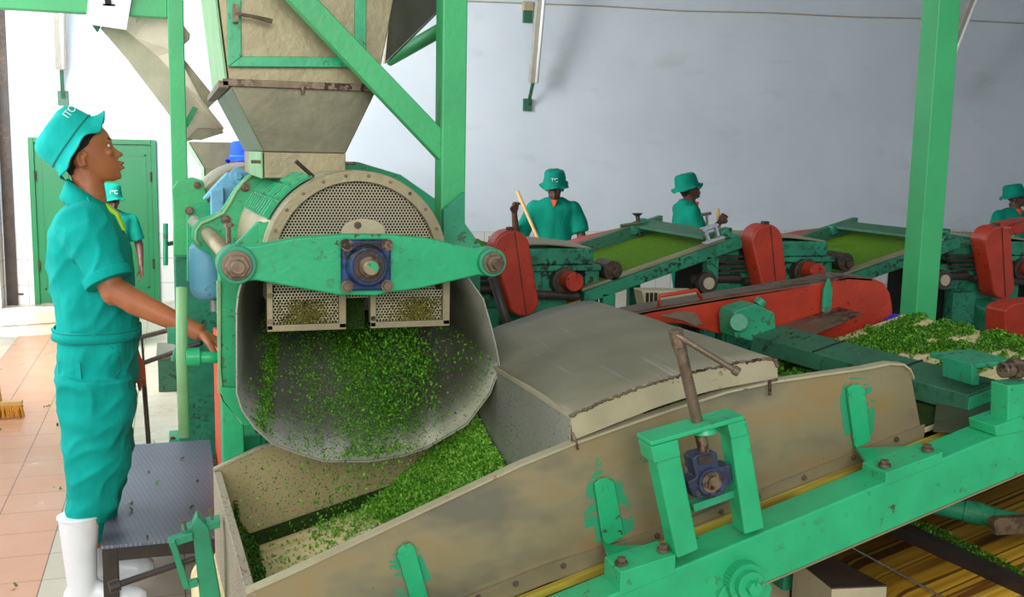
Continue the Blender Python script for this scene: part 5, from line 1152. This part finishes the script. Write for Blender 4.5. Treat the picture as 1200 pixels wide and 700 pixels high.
def boots(T, par, feet, hgt=.34):
    for (fx, fy, yaw) in feet:
        Tb = T @ Matrix.Translation((fx, fy, 0)) @ Matrix.Rotation(yaw, 4, 'Z')
        b = bm_(); rings_bm(b, [(.03, 0, 0, .050, .042), (.10, 0, 0, .050, .044), (.2, -.004, 0, .055, .052), (hgt-.01, -.004, 0, .066, .062), (hgt, -.004, 0, .068, .064)], Tb, 24, 1)
        loft(b, [[Tb @ V((x, w*math.cos(a), .018+h*max(0, math.sin(a))+.006*min(0, math.sin(a)))) for a in [2*PI*i/20 for i in range(20)]] for x, w, h in ((-.062, .026, .05), (-.045, .038, .08), (0, .042, .10), (.05, .040, .088), (.10, .044, .066), (.15, .046, .055), (.19, .036, .046), (.21, .018, .03))])
        o = obj('rubber_boot', remesh(b, .006, 3), 'boot', par)
        b = bm_(); prism(b, [Tb @ V((x, y, .0)) for x, y in ((-.068, .026), (-.04, .040), (.05, .036), (.12, .048), (.18, .044), (.212, .02), (.212, -.02), (.18, -.044), (.12, -.048), (.05, -.036), (-.04, -.040), (-.068, -.026))], (0, 0, .018)); obj('boot_sole', b, 'boot', o, .003)
        b = bm_(); rings_bm(b, [(hgt-.004, -.004, 0, .071, .067), (hgt+.004, -.004, 0, .071, .067)], Tb, 24, 1); obj('boot_cuff', b, 'boot', o, .002)
def text_on(par, body, p, ax, az, size, mat='whitep'):
    t = bpy.data.curves.new('lettering', 'FONT'); t.body = body; t.size = size; t.extrude = .0006; t.align_x = 'CENTER'
    x = V(ax).normalized(); z = V(az); z = (z-x*z.dot(x)).normalized(); nrm = x.cross(z)
    m = Matrix((x, z, nrm)).transposed().to_4x4(); m.translation = V(p)-woff(par); return text_mesh('lettering', t, mat, par, m)
# ---- the worker in front
W = thing('person', 'person in teal coverall, teal bucket hat and white boots, working the machine, in profile', 'person', (-.33, 3.8, 0), 'workers in teal hats')
YP = 3.8; q = at(96, 186, Y=YP); I4 = Matrix.Identity(4); HS = (at(150, 186, Y=YP).x-q.x)/54
TH = Matrix.Translation(q)
b = bm_(); head_bm(b, TH)
A = lambda x, y, Y=YP: at(x, y, Y=Y)
sR, eR, wR = A(97, 262, 3.64), A(134, 343, 3.56), A(236, 391, 3.43)
sL, eL, wL = A(100, 268, 3.97), A(128, 352, 4.03), A(155, 415, 3.97)
arm_bm(b, sR, eR, wR, (.043, .047, .044, .042, .031, .027)); hand_bm(b, wR, (wR-eR).normalized()*.8+V((.3, 0, -.25)), V((-.15, -.15, -1)), .175, .55, thumb=-1)
arm_bm(b, sL, eL, wL); hand_bm(b, wL, V((.1, 0, -1)), V((0, -1, 0)), .17, .6)
# hidden trunk and legs keep the body in one piece
tube(b, [A(102, 245), A(106, 300), A(110, 380), A(112, 430)], [.07, .09, .085, .09], 20)
tube(b, [sR+V((.0, .03, -.02)), A(102, 262), sL+V((0, -.02, -.02))], .04, 14)
for y_, fx in ((3.70, 97), (3.90, 116)):
    tube(b, [A(112, 430, y_), A(113, 500, y_), A(fx, 600, y_), A(fx-1, 640, y_)], [.06, .055, .035, .03], 16)
body = obj('body', remesh(b, .0042, 2), 'skin', W)
eyes(TH, W); hair(TH, W)
b = bm_(); P_ = lambda x, y, s=0.: TH @ V(((x-96)*HS, s, (186-y)*HS)); ell(b, P_(143.3, 190.6), (.0062, .0165, .0042), 12); ell(b, P_(143.4, 196.4), (.0066, .0155, .0046), 12); obj('lips', b, 'lip', W, smooth=True)
# hat, tipped far back
p_f, p_b = A(119, 138), A(68, 210); ax = V(((p_f-p_b).x, 0, (p_f-p_b).z)).normalized(); nz = V((-ax.z, 0, ax.x)); 
if nz.z < 0: nz = -nz
Mh = Matrix((ax, nz.cross(ax), nz)).transposed().to_4x4(); Mh.translation = A(85.5, 166.5)
ht = hat(Mh, W, flare=.0)
text_on(ht, 'ITC', Mh @ V((.080, -.076, .046)), (Mh.to_3x3() @ V((.75, .65, 0))), nz+V((0, 0, .0)), .034)
# coverall
b = bm_()
def sl(y, xb, xf, hw, cy=0): p, q_ = A(xb, y), A(xf, y); return ((p.z+q_.z)/2, (p.x+q_.x)/2, YP+cy, (q_.x-p.x)/2, hw)
rings_bm(b, [sl(448, 68, 161, .170), sl(430, 65, 162, .172), sl(405, 64.5, 163, .170), sl(392, 65.5, 162.5, .165), sl(380, 64, 163, .168), sl(350, 60, 160, .178), sl(320, 57, 156, .19), sl(295, 55.5, 152, .20), sl(272, 57, 146, .20), sl(256, 63, 139, .185), sl(245, 72, 131, .145), sl(236, 80, 125, .085)], I4)
for (Yl, pts, rr) in ((3.695, ((112, 440), (112, 480), (113, 520), (112, 560), (104, 590), (98, 606)), (.128, .122, .112, .100, .080, .066)), (3.915, ((118, 440), (121, 480), (124, 520), (122, 560), (116, 600), (108, 632)), (.122, .112, .098, .088, .074, .064))):
    tube(b, [A(x, y, Yl) for x, y in pts], list(rr), 24)
for (s, e_, k) in ((sR, eR, 1), (sL, eL, 0)):
    ell(b, s, (.078, .074, .072), 18)
    d = (e_-s).normalized(); tube(b, [s-d*.0, s+d*.03, s.lerp(e_, .55), s.lerp(e_, .84)], [.070, .082, .077, .074], 22)
cvm = remesh(b, .0075, 4, .010, 12)
def folds(c):   # deeper folds at knee, waist and sleeve
    n1 = noise.noise(V((c.x*4, c.y*5, c.z*17))); n2 = noise.noise(V((c.x*9+c.z*8, c.y*6, c.z*4-c.x*6)))
    n3 = 1-abs(noise.noise(V((c.x*7+c.z*4, c.y*7, c.z*9-c.x*9))))*2.2
    return .011*n1*(1 if c.z < .75 else .5)+.010*n2+.008*max(0, n3)**2-.004
displace(cvm, folds)
cov = obj('coverall', cvm, 'teal', W)
# waistband, pocket, placket, collar, cuffs
def band(name, pxs, r, mat, par, off=.006):
    b = bm_(); tube(b, pxs, r, 6); return obj(name, b, mat, par, smooth=True)
def onring(y, xb, xf, hw, t, o_=.004):
    z, cx_, cy, a, w = sl(y, xb, xf, hw); return V((cx_+(a+o_)*math.copysign(abs(math.cos(t))**.85, math.cos(t)), cy+(w+o_)*math.copysign(abs(math.sin(t))**.85, math.sin(t)), z))
b = bm_(); T_ = [2*PI*i/40 for i in range(40)]
loft(b, [[onring(y, 64.5, 163, .167, t, o_) for t in T_] for y, o_ in ((381, .002), (382, .009), (393, .010), (394, .003))], cap=False); wb_ = obj('waistband', b, 'teal', cov, smooth=True)
for y in (382.5, 393): band('seam', [onring(y, 64.5, 163, .167, t, .0105) for t in T_[20:]], .0012, 'seam', wb_)
pk = [onring(y, 65, 163, .172, t, .008) for y, t in ((414, PI*1.22), (413, PI*1.42), (450, PI*1.44), (458, PI*1.30), (452, PI*1.22))]
b = bm_(); prism(b, [p+V((0, -.001, 0)) for p in pk], (0, .004, 0)); obj('pocket', b, 'teal', cov, .001)
band('pocket_seam', pk+[pk[0]], .0012, 'seam', cov)
band('side_seam', [onring(y, 64, 163, .171, t, .006) for y, t in ((397, PI*1.60), (410, PI*1.66), (425, PI*1.67), (440, PI*1.60))], .0016, 'seam', cov)
b = bm_(); prism(b, [A(101, 232, 3.705), A(122, 244, 3.735), A(129, 262, 3.70), A(110, 250, 3.665)], (.004, -.006, .003))
rr_c = [[V((A(102, y).x+a*math.cos(t), YP+w*math.sin(t), A(102, y).z-.042*math.cos(t))) for t in [2*PI*i/28 for i in range(28)]] for y, a, w in ((224, .062, .062), (234, .074, .082), (246, .088, .118))]
b2 = bm_(); loft(b2, rr_c, cap=False); cl = obj('collar', b2, 'teal', cov, smooth=True); m = cl.modifiers.new('s', 'SOLIDIFY'); m.thickness = .004
obj('collar_flap', b, 'teal', cl, .001)
b = bm_(); prism(b, [A(123, 238, 3.755), A(138, 250, 3.755), A(147, 272, 3.755), A(140, 268, 3.755), A(130, 252, 3.755)], (0, .09, 0)); obj('shirt_front', b, 'lime', W, .002)
for (s, e_) in ((sR, eR), (sL, eL)):
    d = (e_-s).normalized(); c = s.lerp(e_, .83); b = bm_(); tube(b, [c-d*.028, c, c+d*.006], [.0785, .0785, .077], 28); obj('sleeve_cuff', b, 'teal', cov, smooth=False, bevel=.003)
band('shoulder_seam', [A(92, 246, 3.62), A(84, 262, 3.575), A(80, 285, 3.57), A(88, 310, 3.58)], .0014, 'seam', cov)
boots(I4 @ Matrix.Translation((0, 0, 0)), W, [(A(97, 690, 3.67).x, 3.67, -.05), (A(97, 690, 3.67).x+.02, 3.93, .05)])
# ---- workers farther back
def worker(label, loc, face, scale, head_yaw=0., head_pitch=0., cloth_='tealbg', hat_='tealbg', skin='skindark', arms=None, stick=None, bend=0., shirt='orange', mark=None, group='workers in teal hats'):
    T = Matrix.Translation(loc) @ Matrix.Rotation(face, 4, 'Z') @ Matrix.Scale(scale, 4)
    e = thing('person', label, 'person', loc, group)
    bo = bend; hp_ = V((bo*.6, 0, 1.50-bo*.25))
    H_ = T @ Matrix.Translation(hp_) @ Matrix.Rotation(head_yaw, 4, 'Z') @ Matrix.Rotation(head_pitch, 4, 'Y')
    b = bm_(); head_bm(b, H_)
    sh = [V((bo*.5-.01, s*.185, 1.315-bo*.2)) for s in (-1, 1)]
    for i, s in enumerate((-1, 1)):
        el, wr, hd_, pn, cu = arms[i] if arms and arms[i] else (V((.02, s*.27, 1.05)), V((.12, s*.25, .84)), V((.2, 0, -1)), V((0, -s, 0)), .4)
        el, wr = V(el), V(wr)
        arm_bm(b, T @ sh[i], T @ el, T @ wr, tuple(x*scale for x in (.045, .044, .042, .038, .030, .027)))
        hand_bm(b, T @ wr, T.to_3x3() @ V(hd_), T.to_3x3() @ V(pn), .18*scale, cu, thumb=1 if i else -1)
    tube(b, [T @ V((bo*.5, 0, 1.38-bo*.2)), T @ V((bo*.3, 0, 1.2)), T @ V((0, 0, .95))], [.05, .08, .08], 16); tube(b, [T @ (sh[0]-V((0, 0, .02))), T @ (sh[1]-V((0, 0, .02)))], .035, 12)
    for s in (-1, 1): tube(b, [T @ V((0, s*.09, .9)), T @ V((.01, s*.1, .5)), T @ V((0, s*.1, .08))], [.08, .06, .045], 14)
    obj('body', remesh(b, .0075, 2), skin, e)
    b = bm_(); rings_bm(b, [(.82, 0, 0, .13, .18), (.98, 0, 0, .125, .165), (1.1, bo*.2, 0, .12, .165), (1.22, bo*.35, 0, .125, .185), (1.32, bo*.5, 0, .118, .205), (1.375, bo*.5, 0, .09, .15), (1.415, bo*.5, 0, .062, .075)], T, 24)
    for i, s in enumerate((-1, 1)):
        el = V(arms[i][0]) if arms and arms[i] else V((.02, s*.27, 1.05))
        ell(b, T @ sh[i], (.072*scale,)*3, 14)
        tube(b, [T @ sh[i], T @ sh[i].lerp(el, .5), T @ sh[i].lerp(el, .82)], [.076*scale, .082*scale, .078*scale], 16)
        tube(b, [T @ V((0, s*.09, .86)), T @ V((.01, s*.1, .5)), T @ V((0, s*.1, .30))], [.10*scale, .085*scale, .07*scale], 16)
    obj('coverall', remesh(b, .012, 3, .014, 11), cloth_, e)
    b = bm_(); prism(b, [T @ V((bo*.5+.115, y, z-bo*.2)) for y, z in ((-.028, 1.40), (.028, 1.40), (.0, 1.32))], (T.to_3x3() @ V((-.05, 0, 0)))); obj('shirt_front', b, shirt, e)
    Hh = H_ @ Matrix.Translation((-.006, 0, .060)) @ Matrix.Rotation(-.18, 4, 'Y') @ Matrix.Scale(1.02, 4)
    h = hat(Hh, e, hat_)
    if mark: text_on(h, mark, Hh @ V((.112, 0, .03)), Hh.to_3x3() @ V((0, 1, 0)), Hh.to_3x3() @ V((0, 0, 1)), .05*scale)
    hair(H_ @ Matrix.Translation((0, 0, 0)), e) if scale > .86 and group != 'x' else None
    eyes(H_, e)
    boots(T, e, [(0, -.1, 0), (0, .1, 0)])
    return e, T
YB = 8.0
p = at(652, 240, Y=YB); s_ = .94
face = -1.85  # towards the camera
eA, TA = worker('person in teal hat with lowered head gripping a wooden stick, behind the first rear mill', (p.x-.02, YB, 0), -1.95, .885, head_pitch=.38, mark='TC',
    arms=[(V((.06, -.34, 1.00)), V((.22, -.36, 1.27)), V((.1, .1, 1)), V((.8, .5, .1)), 1.15), None])
A0, B0_ = at(606, 224, Y=7.75), at(635, 290, Y=7.6)
st = tag(obj('wooden_stick', tube(bm_(), [A0, B0_, V((B0_.x+.30, 7.3, .0))], .014, 10), 'wood', smooth=True), 'pale wooden stick held slanting by the worker with lowered head', 'stick')
p = at(805, 240, Y=YB)
eB, TB = worker('person in teal hat in profile holding a short pale stick, beside the bright bracket', (p.x, YB, 0), -.12, .875, head_pitch=-.08,
    arms=[(V((.10, -.20, 1.06)), V((.30, -.12, 1.20)), V((.5, .1, .6)), V((.2, .9, -.2)), 1.1), (V((.10, .22, 1.06)), V((.30, .14, 1.10)), V((.6, -.3, .3)), V((.2, -.9, 0)), 1.0)])
A0, B0_ = at(841, 245, Y=7.9), at(843, 268, Y=7.9)
tag(obj('broom_stick', tube(bm_(), [A0, B0_, V((B0_.x+.15, 7.8, 0))], .016, 10), 'wood', smooth=True), 'short pale stick upright in the hands of the profile worker', 'stick')
p = at(1187, 245, Y=YB)
worker('person in dark teal hat and V-neck top behind the rightmost red guard', (p.x, YB, 0), -1.55, .84, head_yaw=.95, mark=None, shirt='orange')
p = at(132, 250, Y=8.6)
worker('small person in teal hat with white lettering, in front of the low green door', (p.x-.02, 8.6, 0), -1.25, .79, head_pitch=.25, mark='ITC', bend=.05)
p = at(289, 190, Y=8.1)
worker('person in royal blue hat and coverall bending behind the hopper outlet', (p.x, 8.1, 0), -2.7, .99, cloth_='bluecloth', hat_='bluecloth', head_pitch=.2, skin='skin', group='workers in blue')
# ------------------------------------------------------------------ light: daylight from openings on the left and behind the viewer
w = bpy.data.worlds.new('world'); SC.world = w; w.use_nodes = True
w.node_tree.nodes['Background'].inputs[0].default_value = (.74, .87, 1., 1); w.node_tree.nodes['Background'].inputs[1].default_value = .52
def area(name, loc, aim, sx, sy, e, col=(1, 1, 1)):
    l = bpy.data.lights.new(name, 'AREA'); l.shape = 'RECTANGLE'; l.size = sx; l.size_y = sy; l.energy = e; l.color = col
    o = bpy.data.objects.new(name, l); C.objects.link(o); o.location = loc; o.rotation_euler = (V(aim)-V(loc)).to_track_quat('-Z', 'Y').to_euler(); return o
area('doorway_daylight', (-1.2, -3.2, 3.2), (.8, 3, 1.0), 4.5, 2.6, 300, (1., .98, .94))
area('left_window_daylight', (-1.75, 4.4, 2.2), (3, 5.2, 1.0), 3.6, 2.6, 95, (.97, .99, 1.))
area('far_left_window_daylight', (-1.58, 7.8, 2.9), (1.5, 11.2, 1.3), 2.6, 2.4, 520, (.95, .98, 1.))
sp = bpy.data.lights.new('sun_through_side_door', 'SPOT'); sp.energy = 9000; sp.spot_size = math.radians(12); sp.spot_blend = .0; sp.shadow_soft_size = .02; sp.color = (1., .97, .90)
so = bpy.data.objects.new('sun_through_side_door', sp); C.objects.link(so); so.location = (-4.4, 9.2, 7.6); so.rotation_euler = (V((-1.45, 10.2, 0))-so.location).to_track_quat('-Z', 'Y').to_euler()
SC.view_settings.view_transform = 'Standard'; SC.view_settings.look = 'None'; SC.view_settings.gamma = 1; SC.view_settings.use_curve_mapping = False
SC.view_settings.exposure = 0.12
SC.cycles.use_denoising = True
bpy.data.scenes.remove(TS)
